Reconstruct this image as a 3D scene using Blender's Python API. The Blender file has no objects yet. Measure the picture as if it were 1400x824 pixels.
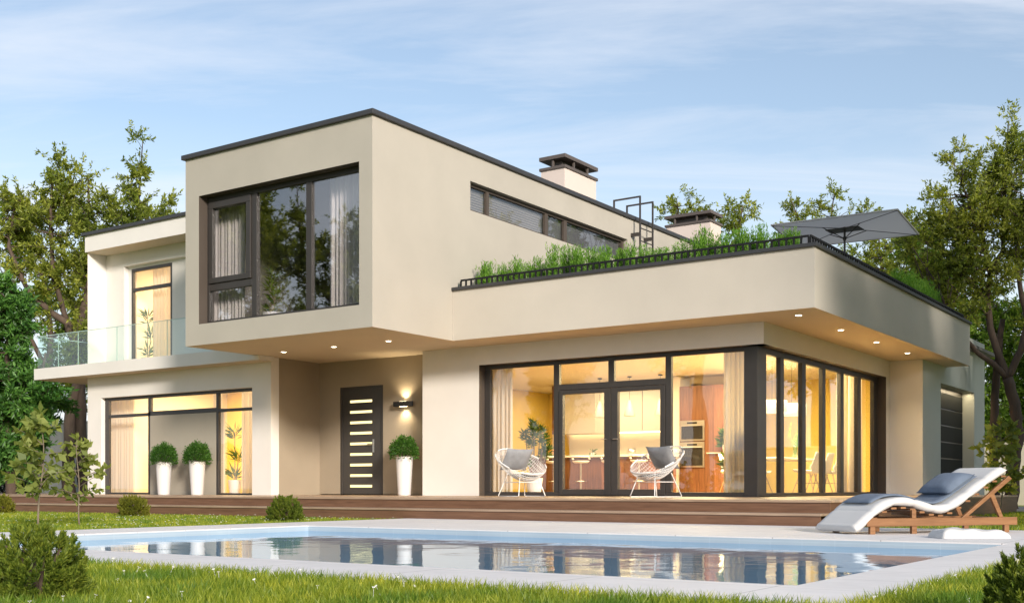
import bpy, math, random
import numpy as np
from mathutils import Vector, Matrix

SC = bpy.context.scene
COL = SC.collection
G = -0.309            # lawn level; the wooden deck is z = 0
TH = math.radians(34.4864)
PI = math.pi

# ------------------------------------------------------------------ materials
def new_mat(name):
    m = bpy.data.materials.new(name); m.use_nodes = True
    nt = m.node_tree
    for n in list(nt.nodes): nt.nodes.remove(n)
    out = nt.nodes.new('ShaderNodeOutputMaterial')
    return m, nt, out

def N(nt, kind, **kw):
    n = nt.nodes.new(kind)
    for k, v in kw.items():
        if k.startswith('_'): setattr(n, k[1:], v)
        else: n.inputs[k.replace('__', ' ')].default_value = v
    return n

def ramp(nt, stops):
    r = nt.nodes.new('ShaderNodeValToRGB'); e = r.color_ramp.elements
    while len(e) < len(stops): e.new(0.5)
    for i, (p, c) in enumerate(stops):
        e[i].position = p; e[i].color = (c[0], c[1], c[2], 1)
    return r

def mat(name, col, rough=0.6, var=0.0, scale=2.0, bump=0.0, bscale=60.0, metal=0.0, spec=0.5, coat=0.0, stretch=None, var2=0.0, scale2=0.4):
    m, nt, out = new_mat(name)
    b = N(nt, 'ShaderNodeBsdfPrincipled', Roughness=rough, Metallic=metal)
    b.inputs['Base Color'].default_value = (*col, 1)
    b.inputs['Specular IOR Level'].default_value = spec
    b.inputs['Coat Weight'].default_value = coat
    tc = N(nt, 'ShaderNodeTexCoord'); src = tc.outputs['Object']
    if stretch:
        mp = N(nt, 'ShaderNodeMapping'); mp.inputs['Scale'].default_value = stretch
        nt.links.new(src, mp.inputs[0]); src = mp.outputs[0]
    if var:
        no = N(nt, 'ShaderNodeTexNoise', Scale=scale, Detail=6.0, Roughness=0.6)
        nt.links.new(src, no.inputs['Vector'])
        r = ramp(nt, [(0.3, [max(0, c * (1 - var)) for c in col]), (0.7, [min(1, c * (1 + var)) for c in col])])
        nt.links.new(no.outputs[0], r.inputs[0])
        cur = r.outputs[0]
        if var2:
            n2 = N(nt, 'ShaderNodeTexNoise', Scale=scale2, Detail=3.0)
            nt.links.new(src, n2.inputs['Vector'])
            r2 = ramp(nt, [(0.35, (1 - var2,) * 3), (0.65, (1, 1, 1))])
            nt.links.new(n2.outputs[0], r2.inputs[0])
            mx = N(nt, 'ShaderNodeMix', _data_type='RGBA', _blend_type='MULTIPLY'); mx.inputs[0].default_value = 1
            nt.links.new(cur, mx.inputs[6]); nt.links.new(r2.outputs[0], mx.inputs[7]); cur = mx.outputs[2]
        nt.links.new(cur, b.inputs['Base Color'])
    if bump:
        nb = N(nt, 'ShaderNodeTexNoise', Scale=bscale, Detail=5.0)
        nt.links.new(src, nb.inputs['Vector'])
        bp = N(nt, 'ShaderNodeBump', Strength=bump, Distance=0.01)
        nt.links.new(nb.outputs[0], bp.inputs['Height']); nt.links.new(bp.outputs[0], b.inputs['Normal'])
    nt.links.new(b.outputs[0], out.inputs[0])
    return m

def emit(name, col, strength):
    m, nt, out = new_mat(name)
    e = N(nt, 'ShaderNodeEmission', Strength=strength); e.inputs[0].default_value = (*col, 1)
    nt.links.new(e.outputs[0], out.inputs[0]); return m

def glass_mat(name, r0=0.06, tint=(1, 1, 1), gcol=(1, 1, 1), rough=0.0):
    """clear pane: Schlick reflection over straight transmission (lets daylight through)."""
    m, nt, out = new_mat(name)
    geo = N(nt, 'ShaderNodeNewGeometry')
    dot = N(nt, 'ShaderNodeVectorMath', _operation='DOT_PRODUCT')
    nt.links.new(geo.outputs['Normal'], dot.inputs[0]); nt.links.new(geo.outputs['Incoming'], dot.inputs[1])
    ab = N(nt, 'ShaderNodeMath', _operation='ABSOLUTE'); nt.links.new(dot.outputs['Value'], ab.inputs[0])
    om = N(nt, 'ShaderNodeMath', _operation='SUBTRACT'); om.inputs[0].default_value = 1; nt.links.new(ab.outputs[0], om.inputs[1])
    pw = N(nt, 'ShaderNodeMath', _operation='POWER'); pw.inputs[1].default_value = 5; nt.links.new(om.outputs[0], pw.inputs[0])
    ma = N(nt, 'ShaderNodeMath', _operation='MULTIPLY_ADD'); ma.inputs[1].default_value = 1 - r0; ma.inputs[2].default_value = r0
    nt.links.new(pw.outputs[0], ma.inputs[0])
    tr = N(nt, 'ShaderNodeBsdfTransparent'); tr.inputs[0].default_value = (*tint, 1)
    gl = N(nt, 'ShaderNodeBsdfGlossy', Roughness=rough); gl.inputs[0].default_value = (*gcol, 1)
    mx = N(nt, 'ShaderNodeMixShader')
    nt.links.new(ma.outputs[0], mx.inputs[0]); nt.links.new(tr.outputs[0], mx.inputs[1]); nt.links.new(gl.outputs[0], mx.inputs[2])
    nt.links.new(mx.outputs[0], out.inputs[0])
    return m, nt, gl

def leaf_mat(name, c_dark, c_light, trans=0.35, gloss=0.02, nscale=0.9, lo=(0.62, 0.7, 0.6), hi=(1.15, 1.08, 0.95)):
    m, nt, out = new_mat(name)
    geo = N(nt, 'ShaderNodeNewGeometry')
    st = [(0.0, c_dark), (0.6, [(a + b) / 2 for a, b in zip(c_dark, c_light)]), (1.0, c_light)]
    r = ramp(nt, st); nt.links.new(geo.outputs['Random Per Island'], r.inputs[0])
    cur = r.outputs[0]
    tc = N(nt, 'ShaderNodeTexCoord')
    no = N(nt, 'ShaderNodeTexNoise', Scale=nscale, Detail=3.0); nt.links.new(tc.outputs['Object'], no.inputs['Vector'])
    r2 = ramp(nt, [(0.35, lo), (0.65, hi)]); nt.links.new(no.outputs[0], r2.inputs[0])
    mx0 = N(nt, 'ShaderNodeMix', _data_type='RGBA', _blend_type='MULTIPLY'); mx0.inputs[0].default_value = 1
    nt.links.new(cur, mx0.inputs[6]); nt.links.new(r2.outputs[0], mx0.inputs[7]); cur = mx0.outputs[2]
    d = N(nt, 'ShaderNodeBsdfDiffuse'); t = N(nt, 'ShaderNodeBsdfTranslucent'); g = N(nt, 'ShaderNodeBsdfGlossy', Roughness=0.5)
    g.inputs[0].default_value = (0.9, 0.95, 0.9, 1)
    nt.links.new(cur, d.inputs[0])
    br = N(nt, 'ShaderNodeMix', _data_type='RGBA', _blend_type='MULTIPLY'); br.inputs[0].default_value = 1
    br.inputs[7].default_value = (1.5, 1.5, 0.7, 1); nt.links.new(cur, br.inputs[6]); nt.links.new(br.outputs[2], t.inputs[0])
    m1 = N(nt, 'ShaderNodeMixShader'); m1.inputs[0].default_value = trans
    nt.links.new(d.outputs[0], m1.inputs[1]); nt.links.new(t.outputs[0], m1.inputs[2])
    m2 = N(nt, 'ShaderNodeMixShader'); m2.inputs[0].default_value = gloss
    nt.links.new(m1.outputs[0], m2.inputs[1]); nt.links.new(g.outputs[0], m2.inputs[2])
    nt.links.new(m2.outputs[0], out.inputs[0])
    return m

def cloth_mat(name, col, trans=0.4):
    m, nt, out = new_mat(name)
    d = N(nt, 'ShaderNodeBsdfDiffuse'); t = N(nt, 'ShaderNodeBsdfTranslucent')
    d.inputs[0].default_value = (*col, 1); t.inputs[0].default_value = (*col, 1)
    mx = N(nt, 'ShaderNodeMixShader'); mx.inputs[0].default_value = trans
    nt.links.new(d.outputs[0], mx.inputs[1]); nt.links.new(t.outputs[0], mx.inputs[2]); nt.links.new(mx.outputs[0], out.inputs[0])
    return m

def wood_mat(name, c1, c2, axis=0, plank=0.14, plank_axis=1, rough=0.45, gap=0.03, coat=0.0, grain=1.0):
    """planked wood: grain stretched along AXIS; boards PLANK wide across PLANK_AXIS (0 = no boards)."""
    m, nt, out = new_mat(name)
    b = N(nt, 'ShaderNodeBsdfPrincipled', Roughness=rough); b.inputs['Coat Weight'].default_value = coat
    tc = N(nt, 'ShaderNodeTexCoord'); sep = N(nt, 'ShaderNodeSeparateXYZ'); nt.links.new(tc.outputs['Object'], sep.inputs[0])
    mp = N(nt, 'ShaderNodeMapping'); sc = [14.0 * grain] * 3; sc[axis] = 0.9 * grain; mp.inputs['Scale'].default_value = sc
    nt.links.new(tc.outputs['Object'], mp.inputs[0])
    no = N(nt, 'ShaderNodeTexNoise', Scale=2.2, Detail=8.0, Roughness=0.62, Distortion=0.6)
    nt.links.new(mp.outputs[0], no.inputs['Vector'])
    r = ramp(nt, [(0.3, c1), (0.72, c2)]); nt.links.new(no.outputs[0], r.inputs[0]); cur = r.outputs[0]
    if plank:
        dv = N(nt, 'ShaderNodeMath', _operation='DIVIDE'); dv.inputs[1].default_value = plank
        nt.links.new(sep.outputs[plank_axis], dv.inputs[0])
        fl = N(nt, 'ShaderNodeMath', _operation='FLOOR'); nt.links.new(dv.outputs[0], fl.inputs[0])
        wn = N(nt, 'ShaderNodeTexWhiteNoise', _noise_dimensions='1D'); nt.links.new(fl.outputs[0], wn.inputs['W'])
        r3 = ramp(nt, [(0, (0.72, 0.72, 0.72)), (1, (1.18, 1.14, 1.1))]); nt.links.new(wn.outputs['Value'], r3.inputs[0])
        fr = N(nt, 'ShaderNodeMath', _operation='FRACT'); nt.links.new(dv.outputs[0], fr.inputs[0])
        lt = N(nt, 'ShaderNodeMath', _operation='GREATER_THAN'); lt.inputs[1].default_value = gap; nt.links.new(fr.outputs[0], lt.inputs[0])
        r4 = ramp(nt, [(0, (0.25, 0.25, 0.25)), (1, (1, 1, 1))]); nt.links.new(lt.outputs[0], r4.inputs[0])
        for rr in (r3, r4):
            mx = N(nt, 'ShaderNodeMix', _data_type='RGBA', _blend_type='MULTIPLY'); mx.inputs[0].default_value = 1
            nt.links.new(cur, mx.inputs[6]); nt.links.new(rr.outputs[0], mx.inputs[7]); cur = mx.outputs[2]
    nt.links.new(cur, b.inputs['Base Color'])
    bp = N(nt, 'ShaderNodeBump', Strength=0.15, Distance=0.004); nt.links.new(no.outputs[0], bp.inputs['Height'])
    nt.links.new(bp.outputs[0], b.inputs['Normal'])
    nt.links.new(b.outputs[0], out.inputs[0])
    return m

M = {}
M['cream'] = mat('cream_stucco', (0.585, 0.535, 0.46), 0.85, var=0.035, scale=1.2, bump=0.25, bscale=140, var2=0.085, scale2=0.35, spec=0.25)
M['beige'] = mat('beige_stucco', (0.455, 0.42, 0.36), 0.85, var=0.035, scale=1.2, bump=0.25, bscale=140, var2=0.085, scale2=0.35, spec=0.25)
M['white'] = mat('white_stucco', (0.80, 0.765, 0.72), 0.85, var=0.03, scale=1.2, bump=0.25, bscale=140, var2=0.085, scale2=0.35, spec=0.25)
M['grey_wall'] = mat('grey_stucco', (0.50, 0.52, 0.47), 0.85, var=0.03, scale=1.2, bump=0.25, bscale=140, spec=0.25)
M['soffit'] = mat('soffit_render', (0.60, 0.50, 0.36), 0.8, var=0.03, scale=1.0, bump=0.1, bscale=120)
M['taupe'] = mat('taupe_stucco', (0.35, 0.29, 0.215), 0.85, var=0.04, scale=1.5, bump=0.25, bscale=140, var2=0.06)
M['infill'] = mat('taupe_panel', (0.40, 0.355, 0.285), 0.85, var=0.03, bump=0.2, bscale=140)
M['dark'] = mat('dark_bronze_metal', (0.042, 0.037, 0.034), 0.42, var=0.08, scale=6)
M['rail'] = mat('black_railing', (0.016, 0.016, 0.017), 0.6, spec=0.2)
M['coping'] = mat('anthracite_coping', (0.04, 0.04, 0.043), 0.5, var=0.12, scale=4)
M['reveal'] = mat('brown_reveal', (0.075, 0.058, 0.046), 0.6, var=0.05)
M['black'] = mat('black_void', (0.012, 0.011, 0.010), 0.8)
M['roof'] = mat('grey_roof_felt', (0.2, 0.19, 0.18), 0.9, var=0.1)
M['chimney'] = mat('chimney_stucco', (0.66, 0.56, 0.50), 0.85, var=0.03, bump=0.2, bscale=140)
M['cap'] = mat('chimney_cap_metal', (0.10, 0.08, 0.07), 0.5, var=0.1)
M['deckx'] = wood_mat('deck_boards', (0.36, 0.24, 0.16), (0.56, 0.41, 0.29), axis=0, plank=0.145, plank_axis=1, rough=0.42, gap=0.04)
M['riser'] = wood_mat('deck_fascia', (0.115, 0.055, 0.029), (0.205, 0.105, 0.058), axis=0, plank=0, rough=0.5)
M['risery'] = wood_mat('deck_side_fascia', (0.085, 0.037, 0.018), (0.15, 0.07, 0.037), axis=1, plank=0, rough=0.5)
M['teak'] = wood_mat('teak', (0.17, 0.075, 0.028), (0.31, 0.15, 0.062), axis=0, plank=0, rough=0.42)
M['interior_wood'] = wood_mat('walnut_panel', (0.13, 0.05, 0.02), (0.31, 0.13, 0.055), axis=2, plank=0.62, plank_axis=0, rough=0.35, gap=0.012, grain=0.8)
M['stone'] = mat('white_stone_paving', (0.80, 0.765, 0.745), 0.6, var=0.05, scale=5, bump=0.15, bscale=50, var2=0.06, scale2=0.8)
M['glass'], _, _ = glass_mat('window_glass', 0.065)
M['glass_dark'], _, _ = glass_mat('solar_glass', 0.16, tint=(0.97, 0.96, 0.965))
M['balu_glass'], _, _ = glass_mat('balustrade_glass', 0.05, tint=(0.93, 0.985, 0.965))
M['glass_edge'] = mat('glass_edge', (0.40, 0.55, 0.50), 0.15)
M['planter'] = mat('white_planter', (0.70, 0.675, 0.66), 0.35, var=0.02)
M['white_metal'] = mat('white_powder_coat', (0.80, 0.78, 0.76), 0.35)
M['steel'] = mat('brushed_steel', (0.6, 0.58, 0.55), 0.3, metal=1.0)
M['grey_cloth'] = mat('grey_cloth', (0.27, 0.275, 0.29), 0.9, var=0.12, scale=9, bump=0.35, bscale=260)
M['black_cloth'] = mat('charcoal_cloth', (0.035, 0.035, 0.038), 0.9, var=0.1, bump=0.3, bscale=260)
M['blue_cloth'] = mat('slate_blue_cloth', (0.15, 0.19, 0.255), 0.9, var=0.12, scale=7, bump=0.35, bscale=260)
M['white_cloth'] = mat('white_cloth', (0.66, 0.645, 0.625), 0.9, var=0.03, bump=0.3, bscale=120)
M['curtain'] = cloth_mat('cream_curtain', (0.80, 0.74, 0.64), 0.6)
M['sheer'] = cloth_mat('white_curtain', (0.86, 0.84, 0.82), 0.45)
M['parasol'] = cloth_mat('grey_canvas', (0.72, 0.70, 0.67), 0.8)
M['parasol_trim'] = mat('pale_canvas_edge', (0.5, 0.49, 0.48), 0.8)
M['soil'] = mat('soil', (0.03, 0.022, 0.015), 0.95, var=0.2, bump=0.6, bscale=30)
M['bark'] = mat('bark', (0.085, 0.058, 0.042), 0.9, var=0.35, scale=6, bump=0.9, bscale=22, stretch=(1, 1, 0.3))
M['bark_pale'] = mat('young_bark', (0.19, 0.15, 0.11), 0.9, var=0.25, scale=20, bump=0.4, bscale=80)
M['leaf_olive'] = leaf_mat('olive_leaves', (0.11, 0.15, 0.02), (0.44, 0.48, 0.09), 0.5)
M['leaf_right'] = leaf_mat('small_oak_leaves', (0.10, 0.14, 0.02), (0.43, 0.47, 0.09), 0.5)
M['leaf_dark'] = leaf_mat('laurel_leaves', (0.03, 0.10, 0.02), (0.15, 0.34, 0.06), 0.3, 0.035)
M['leaf_bright'] = leaf_mat('fresh_leaves', (0.07, 0.15, 0.018), (0.26, 0.38, 0.06), 0.5)
M['leaf_sap'] = leaf_mat('sapling_leaves', (0.15, 0.19, 0.045), (0.38, 0.42, 0.13), 0.45)
M['leaf_silver'] = leaf_mat('silver_leaves', (0.035, 0.055, 0.045), (0.13, 0.17, 0.15), 0.2)
M['needle'] = leaf_mat('pine_needles', (0.05, 0.10, 0.014), (0.30, 0.35, 0.05), 0.3)
M['needle_gold'] = leaf_mat('golden_pine_needles', (0.09, 0.11, 0.015), (0.36, 0.35, 0.05), 0.3)
M['box_leaf'] = leaf_mat('topiary_leaves', (0.025, 0.085, 0.012), (0.10, 0.24, 0.035), 0.3)
M['fern'] = leaf_mat('fern_fronds', (0.09, 0.23, 0.025), (0.32, 0.54, 0.09), 0.5)
M['grass'] = leaf_mat('grass_blades', (0.14, 0.21, 0.014), (0.50, 0.52, 0.085), 0.5, nscale=2.6, lo=(0.40, 0.62, 0.55), hi=(1.2, 1.1, 0.9))
M['indoor_leaf'] = leaf_mat('houseplant_leaves', (0.04, 0.09, 0.02), (0.13, 0.2, 0.05), 0.3)
M['daisy'] = mat('daisy_petals', (0.85, 0.84, 0.80), 0.7)
M['ground'] = mat('lawn_soil_and_turf', (0.20, 0.235, 0.03), 0.95, var=0.35, scale=9, bump=0.5, bscale=40, var2=0.25, scale2=0.7)
M['drive'] = mat('grey_drive', (0.28, 0.27, 0.26), 0.85, var=0.1, bump=0.2)
M['fence_grey'] = mat('grey_concrete_panel', (0.26, 0.255, 0.24), 0.85, var=0.07, bump=0.15, bscale=60)
M['fence_cream'] = mat('cream_boundary_render', (0.52, 0.48, 0.38), 0.85, var=0.05, bump=0.15, bscale=80)
M['in_white'] = mat('interior_white', (0.72, 0.64, 0.50), 0.7)
M['in_yellow'] = mat('ochre_wall', (0.84, 0.61, 0.13), 0.75, var=0.05, scale=2)
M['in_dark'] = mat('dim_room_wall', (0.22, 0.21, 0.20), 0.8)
M['in_floor'] = wood_mat('pale_floor', (0.34, 0.23, 0.13), (0.5, 0.36, 0.22), axis=1, plank=0.2, plank_axis=0, rough=0.35)
M['gloss_white'] = mat('gloss_cabinet', (0.70, 0.65, 0.57), 0.25)
M['oven_glass'] = mat('oven_glass', (0.02, 0.018, 0.016), 0.08)
M['led'] = emit('warm_led', (1.0, 0.72, 0.34), 5.0)
M['lens'] = emit('downlight_lens', (1.0, 0.86, 0.62), 9.0)
M['bulb'] = emit('lamp_glow', (1.0, 0.80, 0.48), 6.0)
M['door_pane'] = emit('backlit_door_glass', (1.0, 0.80, 0.36), 1.15)
M['fruit'] = mat('oranges', (0.75, 0.30, 0.03), 0.5)
M['blind'] = mat('grey_blind', (0.22, 0.225, 0.25), 0.6)
M['shell'] = mat('white_shell', (0.80, 0.77, 0.72), 0.35)
M['beech'] = mat('beech_legs', (0.45, 0.27, 0.12), 0.5, var=0.1)

# tile
def tile_mat():
    m, nt, out = new_mat('pool_mosaic')
    b = N(nt, 'ShaderNodeBsdfPrincipled', Roughness=0.3)
    tc = N(nt, 'ShaderNodeTexCoord'); sep = N(nt, 'ShaderNodeSeparateXYZ'); nt.links.new(tc.outputs['Object'], sep.inputs[0])
    acc = None
    for ax in range(3):
        dv = N(nt, 'ShaderNodeMath', _operation='DIVIDE'); dv.inputs[1].default_value = 0.3; nt.links.new(sep.outputs[ax], dv.inputs[0])
        ad = N(nt, 'ShaderNodeMath', _operation='ADD'); ad.inputs[1].default_value = 0.137; nt.links.new(dv.outputs[0], ad.inputs[0])
        fr = N(nt, 'ShaderNodeMath', _operation='FRACT'); nt.links.new(ad.outputs[0], fr.inputs[0])
        g = N(nt, 'ShaderNodeMath', _operation='GREATER_THAN'); g.inputs[1].default_value = 0.02; nt.links.new(fr.outputs[0], g.inputs[0])
        if acc is None: acc = g
        else:
            mu = N(nt, 'ShaderNodeMath', _operation='MULTIPLY'); nt.links.new(acc.outputs[0], mu.inputs[0]); nt.links.new(g.outputs[0], mu.inputs[1]); acc = mu
    no = N(nt, 'ShaderNodeTexNoise', Scale=1.5, Detail=3.0); nt.links.new(tc.outputs['Object'], no.inputs['Vector'])
    r = ramp(nt, [(0.3, (0.36, 0.45, 0.53)), (0.7, (0.42, 0.51, 0.58))]); nt.links.new(no.outputs[0], r.inputs[0])
    r2 = ramp(nt, [(0, (1.12, 1.10, 1.08)), (1, (1, 1, 1))]); nt.links.new(acc.outputs[0], r2.inputs[0])
    mx = N(nt, 'ShaderNodeMix', _data_type='RGBA', _blend_type='MULTIPLY'); mx.inputs[0].default_value = 1
    nt.links.new(r.outputs[0], mx.inputs[6]); nt.links.new(r2.outputs[0], mx.inputs[7]); nt.links.new(mx.outputs[2], b.inputs['Base Color'])
    nt.links.new(b.outputs[0], out.inputs[0]); return m
M['tile'] = tile_mat()
M['tile_band'] = mat('pale_blue_tile_band', (0.40, 0.52, 0.64), 0.3, var=0.06, scale=3)

def water_mat():
    m, nt, gl = glass_mat('pool_water', 0.02, tint=(0.62, 0.82, 0.96), gcol=(0.80, 0.90, 1.0), rough=0.045)
    tc = N(nt, 'ShaderNodeTexCoord')
    mp = N(nt, 'ShaderNodeMapping'); mp.inputs['Scale'].default_value = (1.0, 1.0, 1.0); mp.inputs['Rotation'].default_value = (0, 0, -TH)
    nt.links.new(tc.outputs['Object'], mp.inputs[0])
    n1 = N(nt, 'ShaderNodeTexNoise', Scale=1.6, Detail=2.0, Roughness=0.45, Distortion=0.3); nt.links.new(mp.outputs[0], n1.inputs['Vector'])
    n2 = N(nt, 'ShaderNodeTexNoise', Scale=7.0, Detail=1.0, Roughness=0.4); nt.links.new(mp.outputs[0], n2.inputs['Vector'])
    ad = N(nt, 'ShaderNodeMath', _operation='MULTIPLY_ADD'); ad.inputs[1].default_value = 0.10
    nt.links.new(n2.outputs[0], ad.inputs[0]); nt.links.new(n1.outputs[0], ad.inputs[2])
    bp = N(nt, 'ShaderNodeBump', Strength=0.30, Distance=0.02); nt.links.new(ad.outputs[0], bp.inputs['Height'])
    nt.links.new(bp.outputs[0], gl.inputs['Normal'])
    return m
M['water'] = water_mat()

# ------------------------------------------------------------------ mesh builder
class MB:
    def __init__(s): s.v = []; s.f = []
    def add(s, vs, fs):
        b = len(s.v); s.v += [tuple(map(float, p)) for p in vs]; s.f += [tuple(b + i for i in f) for f in fs]; return s
    def box(s, x0, x1, y0, y1, z0, z1):
        return s.add([(x0,y0,z0),(x1,y0,z0),(x1,y1,z0),(x0,y1,z0),(x0,y0,z1),(x1,y0,z1),(x1,y1,z1),(x0,y1,z1)],
              [(0,3,2,1),(4,5,6,7),(0,1,5,4),(1,2,6,5),(2,3,7,6),(3,0,4,7)])
    def quad(s, a, b, c, d): return s.add([a, b, c, d], [(0, 1, 2, 3)])
    def tube(s, pts, rad, n=8, closed=False, caps=True):
        pts = [Vector(p) for p in pts]; k = len(pts)
        if not hasattr(rad, '__len__'): rad = [rad] * k
        ring = []; prev = None
        for i, p in enumerate(pts):
            if closed: t = pts[(i + 1) % k] - pts[i - 1]
            else: t = pts[min(i + 1, k - 1)] - pts[max(i - 1, 0)]
            if t.length < 1e-9: t = Vector((0, 0, 1))
            t.normalize()
            if prev is None:
                a = Vector((0, 0, 1)) if abs(t.z) < 0.9 else Vector((1, 0, 0))
                u = t.cross(a).normalized()
            else:
                u = prev - t * prev.dot(t)
                u = u.normalized() if u.length > 1e-6 else t.orthogonal().normalized()
            prev = u; w = t.cross(u)
            ring.append([p + (u * math.cos(2*PI*j/n) + w * math.sin(2*PI*j/n)) * rad[i] for j in range(n)])
        vs = [q for r in ring for q in r]; fs = []
        for i in range(k if closed else k - 1):
            a = i * n; b = ((i + 1) % k) * n
            for j in range(n): fs.append((a + j, a + (j+1) % n, b + (j+1) % n, b + j))
        if caps and not closed:
            fs.append(tuple(reversed(range(n)))); fs.append(tuple((k-1)*n + j for j in range(n)))
        return s.add(vs, fs)
    def lathe(s, prof, c=(0, 0, 0), n=24, caps=True):
        k = len(prof); vs = []; fs = []
        for r, z in prof:
            for j in range(n): vs.append((c[0] + r*math.cos(2*PI*j/n), c[1] + r*math.sin(2*PI*j/n), c[2] + z))
        for i in range(k - 1):
            for j in range(n): fs.append((i*n+j, i*n+(j+1)%n, (i+1)*n+(j+1)%n, (i+1)*n+j))
        if caps: fs.append(tuple(reversed(range(n)))); fs.append(tuple((k-1)*n+j for j in range(n)))
        return s.add(vs, fs)
    def skin(s, axis, c, U, V, holes=(), depth=0.0, flip=False, sides='lrbt'):
        """flat wall skin with rectangular holes and their reveals (DEPTH along the axis)."""
        us = sorted({*U, *[h[0] for h in holes], *[h[1] for h in holes]}); vs_ = sorted({*V, *[h[2] for h in holes], *[h[3] for h in holes]})
        def P(u, v, d=0.0):
            return {'x': (c + d, u, v), 'y': (u, c + d, v), 'z': (u, v, c + d)}[axis]
        for i in range(len(us) - 1):
            for j in range(len(vs_) - 1):
                um = (us[i] + us[i+1]) / 2; vm = (vs_[j] + vs_[j+1]) / 2
                if any(h[0] < um < h[1] and h[2] < vm < h[3] for h in holes): continue
                q = [P(us[i], vs_[j]), P(us[i+1], vs_[j]), P(us[i+1], vs_[j+1]), P(us[i], vs_[j+1])]
                if flip: q.reverse()
                s.quad(*q)
        if depth:
            for h in holes:
                sd = h[4] if len(h) > 4 else sides
                a, b, lo, hi = h[:4]
                if 'l' in sd: s.quad(P(a, lo), P(a, hi), P(a, hi, depth), P(a, lo, depth))
                if 'r' in sd: s.quad(P(b, hi), P(b, lo), P(b, lo, depth), P(b, hi, depth))
                if 't' in sd: s.quad(P(a, hi), P(b, hi), P(b, hi, depth), P(a, hi, depth))
                if 'b' in sd: s.quad(P(b, lo), P(a, lo), P(a, lo, depth), P(b, lo, depth))
        return s

def mesh_np(name, V, F):
    """fast mesh from numpy vertices and quads/tris (F: n x k)."""
    me = bpy.data.meshes.new(name); n, k = F.shape
    me.vertices.add(len(V)); me.vertices.foreach_set('co', np.asarray(V, np.float32).ravel())
    me.loops.add(n * k); me.loops.foreach_set('vertex_index', F.astype(np.int32).ravel())
    me.polygons.add(n); me.polygons.foreach_set('loop_start', np.arange(0, n * k, k, dtype=np.int32))
    me.polygons.foreach_set('loop_total', np.full(n, k, np.int32))
    me.update(calc_edges=True); return me

def link(o, parent=None):
    COL.objects.link(o)
    if parent is not None: o.parent = parent
    return o

def root_of(o):
    while o.parent is not None: o = o.parent
    return o

def build(name, mb, m, parent=None, smooth=False, world=True, bevel=0.0, label=None):
    """one mesh object; with WORLD the vertices are world ones and are taken relative to the thing's base."""
    me = bpy.data.meshes.new(name)
    v = mb.v
    off = root_of(parent).location if (parent is not None and world) else None
    if off is not None: v = [(a - off[0], b - off[1], c - off[2]) for a, b, c in v]
    me.from_pydata(v, [], mb.f); me.update()
    me.materials.append(m)
    if smooth:
        me.polygons.foreach_set('use_smooth', [True] * len(me.polygons))
    o = link(bpy.data.objects.new(name, me), parent)
    if bevel:
        b = o.modifiers.new('bevel', 'BEVEL'); b.width = bevel; b.segments = 2; b.limit_method = 'ANGLE'
    if label: o['label'] = label
    return o

def thing(name, label, cat, loc=(0, 0, 0), rz=0.0, group=None):
    o = bpy.data.objects.new(name, None); o.empty_display_size = 0.2
    o.location = loc; o.rotation_euler = (0, 0, rz); COL.objects.link(o)
    return tag(o, label, cat, group)

def tag(o, label=None, cat=None, group=None, kind=None):
    if label: o['label'] = label
    if cat: o['category'] = cat
    if group: o['group'] = group
    if kind: o['kind'] = kind
    return o

def dup(root, loc, rz=0.0, label=None, group=None, scale=None):
    r = root.copy(); COL.objects.link(r); r.location = loc; r.rotation_euler = (0, 0, rz)
    if label: r['label'] = label
    if group: r['group'] = group
    if scale: r.scale = scale
    for ch in list(root.children):
        c = ch.copy(); COL.objects.link(c); c.parent = r
        for g in list(ch.children):
            d = g.copy(); COL.objects.link(d); d.parent = c
    return r

# ------------------------------------------------------------------ leaves and trees
def leaf_quads(P, D, L, W, rng, fold=0.0):
    """P points, D leaf directions, L lengths, W widths -> rhombic leaf cards (one quad each)."""
    n = len(P)
    D = D / (np.linalg.norm(D, axis=1, keepdims=True) + 1e-9)
    R = rng.normal(size=(n, 3)); S = np.cross(D, R); S /= (np.linalg.norm(S, axis=1, keepdims=True) + 1e-9)
    L = np.broadcast_to(L, (n,))[:, None]; W = np.broadcast_to(W, (n,))[:, None]
    mid = P + D * L * 0.45
    nrm = np.cross(S, D)
    V = np.stack([P, mid + S * W * 0.5 + nrm * L * fold, P + D * L, mid - S * W * 0.5 + nrm * L * fold], axis=1).reshape(-1, 3)
    return V, np.arange(n * 4).reshape(n, 4)

def rand_unit(rng, n):
    v = rng.normal(size=(n, 3)); return v / np.linalg.norm(v, axis=1, keepdims=True)

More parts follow.
